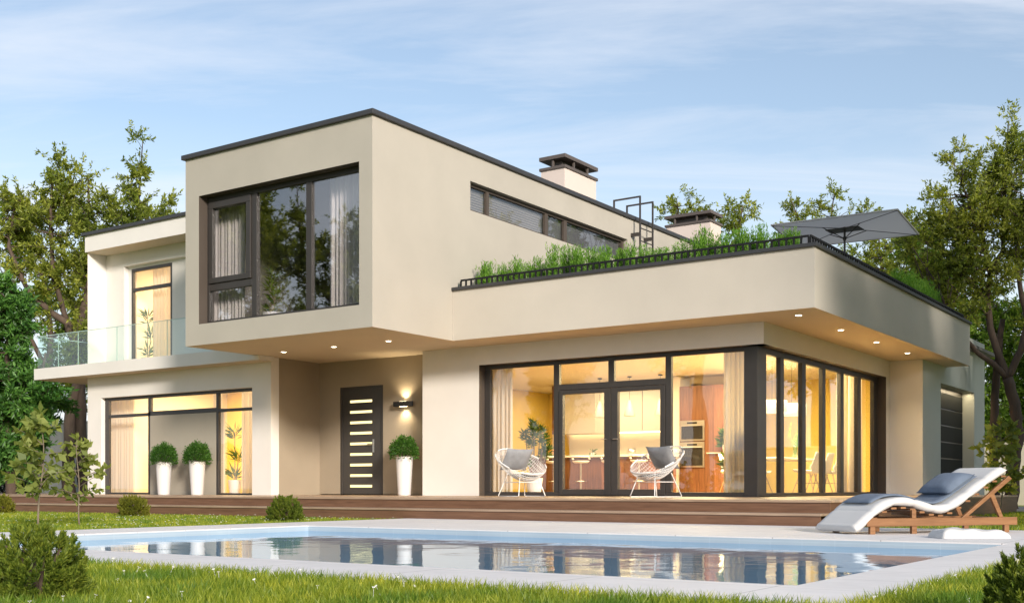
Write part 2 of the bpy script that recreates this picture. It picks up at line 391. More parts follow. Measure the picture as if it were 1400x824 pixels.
def make_tree(name, label, cat, loc, limbs, blobs, leaf, leaf_len, seed, leaf_w=0.36, twigs=12, lpt=16, twig_len=0.55, bark='bark', rz=TH, group=None, up=0.35, sub_r=0.014):
    """limbs: polylines of (x, y, z, radius); blobs: (cx, cy, cz, rx, ry, rz, n_sub). Crown = leafy twigs on branches
    that run from the nearest limb into each blob."""
    rng = np.random.default_rng(seed)
    root = thing(name, label, cat, loc, rz, group)
    tb = MB(); pts = []
    for lb in limbs:
        fine = []
        for a, b in zip(lb[:-1], lb[1:]):
            for t in np.linspace(0, 1, 5)[:-1]:
                q = [a[i] * (1 - t) + b[i] * t for i in range(4)]
                q[0] += rng.normal() * q[3] * 0.12; q[1] += rng.normal() * q[3] * 0.12
                fine.append(q)
        fine.append(list(lb[-1]))
        tb.tube([q[:3] for q in fine], [q[3] for q in fine], n=9)
        pts += fine
    pa = np.array(pts)
    TP = []; TD = []; TL = []
    for (cx, cy, cz, rx, ry, rzz, ns) in blobs:
        c = np.array((cx, cy, cz)); rr = np.array((rx, ry, rzz))
        for _ in range(int(ns * 1.7)):
            u = rand_unit(rng, 1)[0] * rng.uniform(0.25, 1.0) ** 0.6
            sc = c + u * rr
            d = np.linalg.norm(pa[:, :3] - sc, axis=1) + np.maximum(0, pa[:, 2] - sc[2]) * 2.0
            k = int(np.argmin(d)); st = pa[k, :3]; r0 = min(pa[k, 3] * 0.7, sub_r * 1.6)
            mid = (st + sc) / 2 + rng.normal(size=3) * 0.12 * np.linalg.norm(sc - st) + np.array((0, 0, -0.08 * np.linalg.norm(sc - st)))
            tb.tube([st, (st + mid) / 2 + rng.normal(size=3) * 0.03, mid, (mid + sc) / 2 + rng.normal(size=3) * 0.05, sc], [r0, r0 * 0.85, r0 * 0.65, r0 * 0.5, r0 * 0.3], n=5, caps=False)
            out = u * 0.7 + np.array((0, 0, up))
            for _ in range(max(4, int(twigs * .62))):
                dd = out + rng.normal(size=3) * 0.75; dd /= np.linalg.norm(dd)
                tl = twig_len * rng.uniform(0.5, 1.25)
                tb.tube([sc, sc + dd * tl * 0.5 + rng.normal(size=3) * 0.03, sc + dd * tl], [r0 * 0.28, r0 * 0.2, r0 * 0.08], n=3, caps=False)
                m = max(5, int(lpt * 1.7 * rng.uniform(0.6, 1.3)))
                ts = rng.uniform(0.1, 1.0, m)
                TP.append(sc + dd * tl * ts[:, None] + rng.normal(size=(m, 3)) * 0.02)
                TD.append(dd * 0.6 + rng.normal(size=(m, 3)) * 0.65 + np.array((0, 0, 0.05)))
    P = np.concatenate(TP); D = np.concatenate(TD)
    L = leaf_len * 1.08 * rng.uniform(0.6, 1.3, len(P))
    V, F = leaf_quads(P, D, L, L * leaf_w, rng)
    build('trunk', tb, M[bark], root, smooth=True, world=False)
    me = mesh_np('crown', V, F); me.materials.append(M[leaf]); link(bpy.data.objects.new('crown', me), root)
    return root

# ================================================================== SETTING
POOL = (-9.78, -1.9, 5.09, 9.9); SUR = (-10.83, -1.44, 4.3, 13.03); SZ = G + 0.006
# lawn: one sheet to the horizon with the pool cut out
mb = MB(); mb.skin('z', G - 0.03, (-600, 600), (-300, 900), [(SUR[0] + .05, SUR[1] - .05, SUR[2] + .05, SUR[3] - .05)])
tag(build('lawn', mb, M['ground']), kind='structure')
# pool surround of white slabs, a slab 0.12 thick
mb = MB()
mb.skin('z', SZ, (SUR[0], SUR[1]), (SUR[2], SUR[3]), [POOL])
for (x0, x1, y0, y1) in [SUR]:
    mb.quad((x0,y0,SZ-.12),(x1,y0,SZ-.12),(x1,y0,SZ),(x0,y0,SZ)); mb.quad((x1,y0,SZ-.12),(x1,y1,SZ-.12),(x1,y1,SZ),(x1,y0,SZ))
    mb.quad((x0,y1,SZ-.12),(x0,y0,SZ-.12),(x0,y0,SZ),(x0,y1,SZ)); mb.quad((x1,y1,SZ-.12),(x0,y1,SZ-.12),(x0,y1,SZ),(x1,y1,SZ))
px0, px1, py0, py1 = POOL
for a, b in (((px0,py0),(px1,py0)),((px1,py0),(px1,py1)),((px1,py1),(px0,py1)),((px0,py1),(px0,py0))):   # inner lip of the coping
    mb.quad((a[0],a[1],SZ),(b[0],b[1],SZ),(b[0],b[1],SZ-.012),(a[0],a[1],SZ-.012))

def paving_mat():
    m = M['stone']; nt = m.node_tree; b = [n for n in nt.nodes if n.type == 'BSDF_PRINCIPLED'][0]
    src = b.inputs['Base Color'].links[0].from_socket
    tc = N(nt, 'ShaderNodeTexCoord'); sep = N(nt, 'ShaderNodeSeparateXYZ'); nt.links.new(tc.outputs['Object'], sep.inputs[0])
    cur = src
    for ax, w in ((0, 0.98), (1, 0.62)):
        dv = N(nt, 'ShaderNodeMath', _operation='DIVIDE'); dv.inputs[1].default_value = w; nt.links.new(sep.outputs[ax], dv.inputs[0])
        fr = N(nt, 'ShaderNodeMath', _operation='FRACT'); nt.links.new(dv.outputs[0], fr.inputs[0])
        g = N(nt, 'ShaderNodeMath', _operation='GREATER_THAN'); g.inputs[1].default_value = 0.009; nt.links.new(fr.outputs[0], g.inputs[0])
        r = ramp(nt, [(0, (0.58, 0.57, 0.56)), (1, (1, 1, 1))]); nt.links.new(g.outputs[0], r.inputs[0])
        mx = N(nt, 'ShaderNodeMix', _data_type='RGBA', _blend_type='MULTIPLY'); mx.inputs[0].default_value = 1
        nt.links.new(cur, mx.inputs[6]); nt.links.new(r.outputs[0], mx.inputs[7]); cur = mx.outputs[2]
    nt.links.new(cur, b.inputs['Base Color'])
paving_mat()
tag(build('pool_paving', mb, M['stone']), kind='structure')
# pool basin and water
mb = MB(); zb = -1.75; WL = SZ - 0.065
zt = SZ - .012
mb.quad((px0,py0,zb),(px1,py0,zb),(px1,py1,zb),(px0,py1,zb))
for a, b in (((px0,py0),(px1,py0)),((px1,py0),(px1,py1)),((px1,py1),(px0,py1)),((px0,py1),(px0,py0))):
    mb.quad((a[0],a[1],zb),(a[0],a[1],zt),(b[0],b[1],zt),(b[0],b[1],zb))
tag(build('pool_basin', mb, M['tile']), kind='structure')
mb = MB(); mb.quad((px0,py0,WL),(px1,py0,WL),(px1,py1,WL),(px0,py1,WL))
tag(build('pool_water', mb, M['water']), kind='structure')
# drive beside the garage
mb = MB(); mb.quad((-6.25,24.75,G-.02),(-3.9,24.75,G-.02),(-3.9,31.5,G-.02),(-6.25,31.5,G-.02))
tag(build('drive', mb, M['drive']), kind='structure')

# wooden deck with one step
deck = thing('wooden_deck', 'brown timber deck with one long step running along the house front', 'deck', (-15, 13.4, G))
mb = MB(); mb.box(-34, -4.56, 13.38, 20.0, -0.03, 0.0); mb.box(-6.96, -4.56, 20.0, 24.6, -0.03, 0.0)
build('deck_boards', mb, M['deckx'], deck, bevel=0.004)
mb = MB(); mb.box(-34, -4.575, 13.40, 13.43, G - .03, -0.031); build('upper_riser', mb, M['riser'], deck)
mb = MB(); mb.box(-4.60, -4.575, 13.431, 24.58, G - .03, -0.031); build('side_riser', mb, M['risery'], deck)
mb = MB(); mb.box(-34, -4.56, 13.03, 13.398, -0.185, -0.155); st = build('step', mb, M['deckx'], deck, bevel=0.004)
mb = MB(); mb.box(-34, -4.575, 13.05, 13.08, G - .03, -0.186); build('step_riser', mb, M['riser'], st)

# ================================================================== HOUSE
house = thing('house', 'modern two-storey cream villa with cantilevered box, roof terrace and large lit windows', 'house', (-12.5, 17.0, 0))
BX0, BX1, BY0, BY1, BZ0, BZ1 = -17.15, -12.5, 14.133, 30.0, 2.8, 6.29
def H(name, mb, m, parent=None, **k): return build(name, mb, M[m] if isinstance(m, str) else m, parent or house, **k)

# --- upper box
mb = MB()
mb.skin('y', BY0, (BX0, BX1), (BZ0, BZ1), [(-16.774, -12.791, 3.187, 5.567)], 0.0)
mb.skin('x', BX1, (BY0, BY1), (BZ0, BZ1), [(16.84, 22.85, 5.26, 5.80)], -0.12)
mb.skin('x', BX0, (BY0, BY1), (BZ0, BZ1), flip=True)
mb.skin('y', BY1, (BX0, BX1), (BZ0, BZ1), flip=True)
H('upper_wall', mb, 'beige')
mb = MB(); mb.skin('y', BY0 + .0005, (-16.774, -12.791), (3.187, 5.567), [(-16.774, -12.791, 3.187, 5.567)], 0.20); H('window_reveal', mb, 'reveal')
mb = MB(); mb.skin('z', BZ0, (BX0, BX1), (BY0, BY1), flip=True); H('upper_soffit', mb, 'soffit')
mb = MB(); mb.box(BX0 + .1, BX1 - .1, BY0 + .1, BY1 - .1, 6.0, 6.2); rf = H('upper_roof', mb, 'roof')
def coping(x0, x1, y0, y1, z0, z1, w=0.34):
    m = MB(); m.box(x0, x1, y0, y0 + w, z0, z1); m.box(x0, x1, y1 - w, y1, z0, z1)
    m.box(x0, x0 + w, y0 + w, y1 - w, z0, z1); m.box(x1 - w, x1, y0 + w, y1 - w, z0, z1); return m
H('upper_coping', coping(BX0 - .06, BX1 + .06, BY0 - .06, BY1 + .06, BZ1, 6.376), 'coping', bevel=0.008)
# interior lining of the upper box (dim room)
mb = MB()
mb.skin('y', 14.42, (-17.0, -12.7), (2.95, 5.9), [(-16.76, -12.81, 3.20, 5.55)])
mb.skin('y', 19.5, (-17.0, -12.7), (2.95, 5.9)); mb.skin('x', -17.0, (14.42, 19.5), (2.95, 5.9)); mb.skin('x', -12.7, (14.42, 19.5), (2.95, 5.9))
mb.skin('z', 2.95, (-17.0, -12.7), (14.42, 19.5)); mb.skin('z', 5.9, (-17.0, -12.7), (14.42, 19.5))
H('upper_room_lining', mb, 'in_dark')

def bars(boxes):
    m = MB()
    for b in boxes: m.box(*b)
    return m
def pane(parent, x0, x1, y0, y1, z0, z1, m='glass'):
    mb = MB(); mb.box(x0, x1, y0, y1, z0, z1); return H('pane', mb, m, parent)
# --- big upper window
Y0, Y1 = 14.33, 14.41
win = H('upper_window', bars([(-16.774,-12.791,Y0,Y1,3.187,3.262),(-16.774,-12.791,Y0,Y1,5.475,5.567),(-16.774,-16.71,Y0,Y1,3.262,5.475),
    (-15.575,-15.445,Y0,Y1,3.262,5.475),(-14.21,-14.075,Y0,Y1,3.262,5.475),(-12.86,-12.791,Y0,Y1,3.262,5.475),(-16.71,-15.575,Y0,Y1,3.82,3.945)]), 'dark', bevel=0.006)
sash = H('window_sash', bars([(-16.70,-15.585,Y0-.03,Y0+.05,3.955,4.055),(-16.70,-15.585,Y0-.03,Y0+.05,5.345,5.465),(-16.70,-16.60,Y0-.03,Y0+.05,4.055,5.345),(-15.70,-15.585,Y0-.03,Y0+.05,4.055,5.345)]), 'dark', win, bevel=0.006)
for (a, b, lo, hi) in ((-16.60,-15.70,4.055,5.345),(-16.71,-15.575,3.262,3.82),(-15.445,-14.21,3.262,5.475),(-14.075,-12.86,3.262,5.475)):
    pane(win, a, b, Y0 + .035, Y0 + .047, lo, hi, 'glass_dark')
# --- strip window on the side with closed blinds
X0, X1 = -12.66, -12.60
sw = H('strip_window', bars([(X0,X1,16.84,22.85,5.26,5.315),(X0,X1,16.84,22.85,5.745,5.80),(X0,X1,16.84,16.93,5.315,5.745),(X0,X1,17.49,17.57,5.315,5.745),
    (X0,X1,19.54,19.645,5.315,5.745),(X0,X1,20.27,20.385,5.315,5.745),(X0,X1,22.76,22.85,5.315,5.745)]), 'reveal')
mb = MB()
for i in range(9): 
    z = 5.318 + i * 0.0475; mb.add([(-12.715,16.93,z+.006),(-12.715,22.76,z+.006),(-12.685,22.76,z+.040),(-12.685,16.93,z+.040),(-12.718,16.93,z+.007),(-12.718,22.76,z+.007),(-12.688,22.76,z+.041),(-12.688,16.93,z+.041)],[(0,1,2,3),(7,6,5,4)])
H('blind', mb, 'blind', sw)
mb = MB(); mb.box(-12.76, -12.74, 16.85, 22.84, 5.27, 5.79); H('blind_backing', mb, 'black', sw)
for a, b in ((16.93,17.49),(17.57,19.54),(19.645,20.27),(20.385,22.76)): pane(sw, -12.645, -12.633, a, b, 5.315, 5.745, 'glass')

# --- terrace block (roof terrace over the living room)
TX1, TY0, TY1, TZ1 = -5.8, 16.305, 26.06, 3.695
mb = MB()
mb.skin('y', TY0, (BX1 + .002, TX1), (2.8, TZ1)); mb.skin('x', TX1, (TY0, TY1), (2.8, TZ1)); mb.skin('y', TY1, (-6.3, TX1), (2.8, TZ1), flip=True)
mb.skin('y', TY0 + .25, (BX1, TX1 - .25), (3.45, TZ1), flip=True); mb.skin('x', TX1 - .25, (TY0 + .25, TY1), (3.45, TZ1), flip=True)
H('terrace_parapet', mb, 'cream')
mb = MB(); mb.skin('z', 2.8, (BX1 + .002, TX1), (TY0, TY1), flip=True); H('terrace_soffit', mb, 'soffit')
mb = MB(); mb.box(BX1 + .01, TX1 - .25, TY0 + .25, 30.0, 3.38, 3.45); H('terrace_floor', mb, 'roof')
mb = MB(); mb.box(BX1 + .004, TX1 + .045, TY0 - .045, TY0 + .30, TZ1, 3.752); mb.box(TX1 - .30, TX1 + .045, TY0 + .30, TY1 + .03, TZ1, 3.752)
H('terrace_coping', mb, 'coping', bevel=0.006)
# railings: baluster, baluster, ...
def railing(name, p0, p1, n):
    a = Vector(p0); b = Vector(p1); d = (b - a)
    ax = abs(d.x) > abs(d.y)
    mb = MB(); w = 0.014
    for z0, z1 in ((3.875, 3.905), (3.753, 3.765)):
        if ax: mb.box(a.x, b.x, a.y - w, a.y + w, z0, z1)
        else: mb.box(a.x - w, a.x + w, a.y, b.y, z0, z1)
    r = H(name, mb, 'rail')
    bm = MB(); bm.box(a.x - .0135, a.x + .0135, a.y - .0135, a.y + .0135, 3.765, 3.875)
    first = H('baluster', bm, 'rail', r)
    for i in range(1, n):
        q = first.copy(); COL.objects.link(q); q.location = d * (i / (n - 1))
    return r
railing('front_railing', (-12.40, 16.42, 0), (-5.93, 16.42, 0), 57)
railing('side_railing', (-5.905, 16.42, 0), (-5.905, 25.9, 0), 82)

# --- ground floor, living room side
mb = MB()
mb.skin('y', 17.235, (-13.95, -6.965), (0, 2.8), [(-12.589, -6.965, 0, 2.447)])
mb.skin('x', -6.965, (17.235, 24.15), (0, 2.8), [(17.235, 23.866, 0, 2.447)])
mb.skin('x', -13.95, (17.235, 17.65), (0, 2.8), flip=True)
mb.skin('y', 24.15, (-6.965, -6.3), (G, 2.8))
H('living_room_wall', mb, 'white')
mb = MB(); mb.skin('y', 17.2355, (-12.589, -6.965), (0, 2.447), [(-12.589, -6.965, 0, 2.447, 'lt')], 0.30)
mb.skin('x', -6.9655, (17.235, 23.866), (0, 2.447), [(17.235, 23.866, 0, 2.447, 'rt')], -0.30)
H('glazing_reveal', mb, 'reveal')
# recess with the front door
mb = MB(); mb.skin('y', 17.65, (-17.1, -13.95), (0, 2.8), [(-16.51, -15.32, 0, 2.253)], 0.06); mb.skin('x', -17.1, (16.47, 17.65), (0, 2.8))
H('porch_wall', mb, 'taupe')
# garage wall and its recessed door
mb = MB(); mb.skin('x', -6.3, (24.15, 29.855), (G - .03, 3.69), [(25.6, 28.756, G - .03, 2.425)], -0.30)
mb.skin('y', 29.855, (-12.5, -6.3), (G - .03, 3.69), flip=True)
H('garage_wall', mb, 'grey_wall')
mb = MB(); mb.box(-12.4, -6.32, 26.1, 29.84, 3.60, 3.68); H('garage_roof', mb, 'roof')
gd = H('garage_door', bars([(-6.62, -6.575, 25.6, 28.756, G - .02, 2.30)]), 'dark')
mb = MB()
for i in range(7): mb.box(-6.575, -6.555, 25.66, 28.70, G + .02 + i * .375, G + .02 + i * .375 + .345)
H('door_panel', mb, mat('garage_panel', (0.018, 0.021, 0.020), 0.75, var=0.06, spec=0.15), gd, bevel=0.008)
mb = MB(); mb.box(-6.60, -6.58, 25.6, 28.756, 2.301, 2.424); H('door_header', mb, 'dark', gd)

# --- terrace glazing (front) with the double door, and the side glazing
A, B = 17.41, 17.49
fg = H('front_glazing', bars([(-12.589,-7.367,A,B,0,.075),(-12.589,-7.367,A,B,2.375,2.446),(-12.589,-12.455,A,B,.075,2.375),(-11.045,-10.927,A,B,.075,2.375),
   (-8.797,-8.687,A,B,.075,2.375),(-10.927,-8.797,A,B,1.905,2.01),(-9.911,-9.793,A,B,2.01,2.375)]), 'dark', bevel=0.006)
mb = MB(); mb.box(-7.366, -7.135, A - .02, 17.78, 0, 2.446); H('corner_post', mb, 'dark', fg, bevel=0.008)
for (a, b, lo, hi) in ((-12.455,-11.045,.075,2.375),(-10.927,-9.911,2.01,2.375),(-9.793,-8.797,2.01,2.375),(-8.687,-7.367,.075,2.375)):
    pane(fg, a, b, 17.445, 17.457, lo, hi)
for (a, b, ga, gb, hx) in ((-10.92,-9.855,-10.842,-9.985,-9.93),(-9.845,-8.80,-9.713,-8.888,-9.78)):
    dr = H('terrace_door', bars([(a,ga,A-.02,B-.01,.02,1.90),(gb,b,A-.02,B-.01,.02,1.90),(ga,gb,A-.02,B-.01,.02,.125),(ga,gb,A-.02,B-.01,1.825,1.90)]), 'dark', bevel=0.006)
    pane(dr, ga, gb, 17.43, 17.442, .125, 1.825)
    mb = MB(); mb.tube([(hx,A-.02,1.0),(hx,A-.06,1.0),(hx+(.09 if hx > -9.85 else -.09),A-.06,1.0)], .009, 8); H('handle', mb, 'steel', dr)
a, b = -7.22, -7.14
ys = [(17.78,18.411),(18.578,19.44),(19.633,20.508),(20.667,21.52),(21.705,22.552),(22.76,23.602)]
bl = [(a,b,17.781,23.866,0,.065),(a,b,17.781,23.866,2.35,2.446),(a,b,23.602,23.866,.065,2.35)] + [(a,b,ys[i][1],ys[i+1][0],.065,2.35) for i in range(5)]
sg = H('side_glazing', bars(bl), 'dark', bevel=0.006)
for y0, y1 in ys: pane(sg, -7.187, -7.175, y0, y1, .065, 2.35)

# --- left wing, ground floor
mb = MB()
mb.skin('y', 16.25, (-23.17, -17.1), (0, 2.706), [(-22.66, -17.65, 0.0, 2.216)], 0.11)
mb.skin('x', -17.1, (16.25, 16.47), (0, 2.8)); mb.skin('x', -23.17, (16.25, 24), (G, 5.63), flip=True)
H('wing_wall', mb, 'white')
A, B = 16.35, 16.42
wg = H('wing_window', bars([(-22.66,-22.52,A,B,.0,2.216),(-22.52,-17.65,A,B,2.15,2.216),(-21.11,-21.02,A,B,1.76,2.15),(-18.86,-18.785,A,B,.04,2.15),
   (-22.52,-21.11,A,B,1.755,1.825),(-21.11,-18.86,A,B,1.755,1.853),(-18.785,-17.70,A,B,1.755,1.82),(-17.70,-17.65,A,B,0,2.15),
   (-22.52,-21.11,A,B,0,.045),(-18.86,-17.70,A,B,0,.04),(-21.11,-21.03,A,B,.045,1.755)]), 'dark', bevel=0.006)
for (x0, x1, lo, hi) in ((-22.52,-21.11,.045,1.755),(-22.52,-21.11,1.825,2.15),(-21.02,-18.86,1.853,2.15),(-18.785,-17.70,1.82,2.15),(-18.785,-17.70,.04,1.755)):
    pane(wg, x0, x1, A + .03, A + .042, lo, hi)
mb = MB(); mb.box(-21.029, -18.861, 16.345, 16.55, 0, 1.754); H('infill_panel', mb, 'infill')
# --- balcony slab, glass balustrade
mb = MB(); mb.box(-24.65, -17.15, 15.83, 16.249, 2.706, 2.967); mb.box(-24.65, -23.172, 16.249, 20.0, 2.706, 2.967)
mb.box(-17.149, -17.0, 15.83, 16.249, 2.706, 2.798); mb.box(-23.17, -17.16, 16.25, 16.74, 2.80, 2.966)
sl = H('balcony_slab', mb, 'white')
mb = MB(); mb.skin('z', 2.703, (-24.63, -17.02), (15.85, 16.249), flip=True); mb.skin('z', 2.703, (-24.63, -23.172), (16.249, 19.98), flip=True); H('balcony_soffit', mb, 'soffit')
gx = [-24.60, -23.78, -23.02, -21.6, -19.88, -17.22]
for a_, b_ in zip(gx[:-1], gx[1:]):
    mb = MB(); mb.box(a_ + .006, b_ - .006, 15.89, 15.906, 2.967, 3.728); gp = H('balustrade_pane', mb, 'balu_glass')
    mb = MB(); mb.box(a_ + .006, b_ - .006, 15.887, 15.909, 3.7285, 3.742); mb.box(b_ - .006, b_ + .001, 15.89, 15.906, 2.967, 3.728); H('pane_edge', mb, 'glass_edge', gp)
for a_, b_ in ((15.91, 17.3), (17.3, 18.65), (18.65, 19.95)):
    mb = MB(); mb.box(-24.606, -24.59, a_ + .006, b_ - .006, 2.967, 3.728); gp = H('balustrade_pane', mb, 'balu_glass')
    mb = MB(); mb.box(-24.609, -24.587, a_ + .006, b_ - .006, 3.7285, 3.742); H('pane_edge', mb, 'glass_edge', gp)
# --- left wing, upper floor
mb = MB()
mb.skin('y', 16.75, (-23.17, BX0), (2.967, 5.632), [(-22.50, BX0, 2.967, 5.31)], 0.0)
mb.skin('y', 16.75, (-22.50, BX0), (2.967, 5.31), [(-22.50, BX0, 2.967, 5.31)], 0.12)
mb.skin('y', 16.87, (-22.50, BX0), (2.967, 5.31), [(-22.39, -20.93, 2.967, 5.25)], 0.06)
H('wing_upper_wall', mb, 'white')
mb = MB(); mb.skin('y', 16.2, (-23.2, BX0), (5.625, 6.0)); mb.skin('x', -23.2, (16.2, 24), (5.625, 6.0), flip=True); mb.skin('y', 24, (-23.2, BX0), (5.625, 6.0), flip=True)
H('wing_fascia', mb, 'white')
mb = MB(); mb.skin('z', 5.625, (-23.2, BX0), (16.2, 24), flip=True); H('wing_soffit', mb, 'soffit')
mb = MB(); mb.box(-23.1, BX0 - .01, 16.3, 23.9, 5.9, 5.97); H('wing_roof', mb, 'roof')
mb = MB(); mb.box(-23.26, BX0 - .002, 16.14, 16.5, 6.0, 6.072); mb.box(-23.26, -22.9, 16.5, 24.06, 6.0, 6.072); H('wing_coping', mb, 'coping', bevel=0.006)
A, B = 16.875, 16.94
bd = H('balcony_door', bars([(-22.39,-22.32,A,B,2.97,5.25),(-21.0,-20.93,A,B,2.97,5.25),(-22.32,-21.0,A,B,5.18,5.25),(-22.32,-21.0,A,B,4.72,4.80),(-22.32,-21.0,A,B,2.97,3.03)]), 'dark', bevel=0.006)
pane(bd, -22.32, -21.0, A + .03, A + .042, 3.03, 4.72); pane(bd, -22.32, -21.0, A + .03, A + .042, 4.80, 5.18)

# --- front door
fd = H('front_door', bars([(-16.51,-16.45,17.655,17.72,0,2.253),(-15.38,-15.32,17.655,17.72,0,2.253),(-16.45,-15.38,17.655,17.72,2.19,2.253)]), 'dark', bevel=0.006)
zs = [.185 + i * (1.945 - .185) / 8 for i in range(9)]
mb = MB()
mb.skin('y', 17.675, (-16.45, -15.38), (0.01, 2.19), [(-16.26, -15.64, z - .026, z + .026) for z in zs], 0.02)
H('door_leaf', mb, mat('door_leaf_metal', (0.05, 0.046, 0.043), 0.45, var=0.06), fd)
for z in zs:
    mb = MB(); mb.box(-16.262, -15.638, 17.692, 17.70, z - .027, z + .027); H('door_light', mb, 'door_pane', fd)
mb = MB(); mb.box(-15.62, -15.58, 17.665, 17.675, .88, 1.15); mb.tube([(-15.60,17.67,1.05),(-15.60,17.62,1.05),(-15.72,17.62,1.05)], .011, 8); H('handle', mb, 'steel', fd)

# --- chimneys
def chimney(x0, x1, y0, y1, z0, ztop, posts):
    h = ztop
    mb = MB(); mb.box(x0, x1, y0, y1, z0, h - .245 - .065); c = H('chimney', mb, 'chimney', rf)
    mb = MB(); o = .035
    mb.box(x0 - o, x1 + o, y0 - o, y1 + o, h - .245 - .064, h - .245)
    mb.box(x0 - o, x1 + o, y0 - o, y1 + o, h - .085, h)
    mb.box(x0 + .17, x1 - .17, y0 + .17, y1 - .17, h - .244, h - .086)
    for (px, py) in posts: mb.box(px - .024, px + .024, py - .024, py + .024, h - .244, h - .086)
    me = MB(); me.v, me.f = mb.v, mb.f
    # the cowl shares the chimney's look apart from the metal: kept inside the roof as a sub-part
    return c, me
def cowl(me): 
    o = H('chimney_cowl', me, 'cap', rf, bevel=0.006); return o
c1, cm = chimney(-13.92, -13.30, 21.42, 22.80, 6.1, 7.546, [(-13.62, 21.42 + .03), (-13.33, 21.85), (-13.33, 22.45), (-13.89, 22.0)]); cowl(cm)
c2, cm = chimney(-14.1, -12.80, 27.96, 28.65, 6.1, 7.546, [(-13.85, 27.99), (-13.2, 27.99), (-12.83, 28.3)]); cowl(cm)

# --- roof ladder with two hoops
lx = -12.27
mb = MB()
for y in (23.02, 23.64):
    r = .017
    mb.box(lx - r, lx + r, y - r, y + r, 3.46, 6.80); mb.box(-12.93, lx - r, y - r, y + r, 6.766, 6.80); mb.box(-12.965, -12.93, y - r, y + r, 6.21, 6.80)
    for z in (4.2, 5.93): mb.box(-12.498, lx - r, y - .022, y + .022, z - .04, z + .04)
ld = H('roof_ladder', mb, 'dark')
for i in range(9):
    mb = MB(); mb.tube([(lx, 23.037, 3.75 + i * .29), (lx, 23.623, 3.75 + i * .29)], .013, 6); H('rung', mb, 'dark', ld)

# --- interior shells
mb = MB()
mb.skin('y', 17.95, (-17.05, -12.75), (0.02, 2.75)); mb.skin('x', -12.75, (17.50, 17.95), (0.02, 2.75))
mb.skin('y', 17.50, (-12.75, -7.10), (2.4465, 2.75)); mb.skin('x', -7.10, (17.50, 23.60), (2.4465, 2.75)); mb.skin('x', -7.05, (23.87, 26.6), (0.02, 2.75))
mb.skin('z', 2.75, (-17.05, -7.05), (17.95, 26.6)); mb.skin('z', 2.75, (-12.75, -7.05), (17.5, 17.95))
H('living_room_lining', mb, 'in_white')
mb = MB(); mb.skin('y', 26.6, (-17.05, -7.05), (0.02, 2.75)); mb.skin('x', -17.04, (17.95, 26.6), (0.02, 2.75)); H('living_room_back_wall', mb, 'in_yellow')
mb = MB(); mb.skin('z', 0.02, (-17.05, -7.05), (17.5, 26.6)); H('living_room_floor', mb, 'in_floor')
for nm, (x0, x1, y0, y1, z0, z1) in {'wing_room': (-23.1, -17.3, 16.56, 20.4, 0.02, 2.62), 'wing_upper_room': (-23.1, -17.3, 17.0, 20.4, 2.98, 5.56)}.items():
    mb = MB(); mb.skin('x', x0, (y0, y1), (z0, z1)); mb.skin('x', x1, (y0, y1), (z0, z1)); mb.skin('z', z1, (x0, x1), (y0, y1)); 
    if nm == 'wing_room': mb.box(-21.03, -18.86, 16.551, 16.60, 0.02, 1.85)
    H(nm + '_lining', mb, 'in_white')
    mb = MB(); mb.skin('y', y1, (x0, x1), (z0, z1)); H(nm + '_back_wall', mb, 'in_yellow')
    mb = MB(); mb.skin('z', z0, (x0, x1), (y0, y1)); H(nm + '_floor', mb, 'in_floor')

# --- downlights in the soffits
dl = thing('ceiling_downlight', 'recessed round downlight in the box soffit, nearest the porch corner', 'downlight', (-16.26, 15.79, 2.8))
mb = MB(); mb.lathe([(.062, -.004), (.062, .0), (.045, .0), (.045, -.004)], n=20, caps=False); build('trim', mb, M['white_metal'], dl, world=False)
mb = MB(); mb.lathe([(.001, -.0025), (.046, -.0025), (.046, -.001), (.001, -.001)], n=20); build('lens', mb, M['lens'], dl, world=False)
DLG = 'recessed downlights under the soffits'; dl['group'] = DLG
for x, y, l in ((-14.89, 15.75, 'recessed round downlight in the box soffit, middle of the three over the porch'), (-13.48, 15.68, 'recessed round downlight in the box soffit, nearest the terrace soffit'),
             (-6.27, 16.92, 'recessed round downlight in the terrace soffit, nearest the front corner'), (-6.27, 18.90, 'recessed round downlight in the terrace soffit, second from the front corner'),
             (-6.26, 20.85, 'recessed round downlight in the terrace soffit, third from the front corner'), (-6.26, 22.87, 'recessed round downlight in the terrace soffit, nearest the garage')):
    dup(dl, (x, y, 2.8), 0, l)
# --- up-and-down wall lamp by the door
wl = thing('wall_lamp', 'black box wall lamp shining up and down beside the front door', 'wall lamp', (-14.71, 17.6, 1.83))
mb = MB(); mb.box(-.23, .23, -.085, .0, -.05, .05); mb.box(-.10, .10, .0, .05, -.03, .03); build('housing', mb, M['black'], wl, world=False, bevel=0.006)
mb = MB(); mb.box(-.09, .09, -.055, -.015, .0505, .054); mb.box(-.09, .09, -.055, -.015, -.054, -.0505); build('diffuser', mb, M['bulb'], wl, world=False)

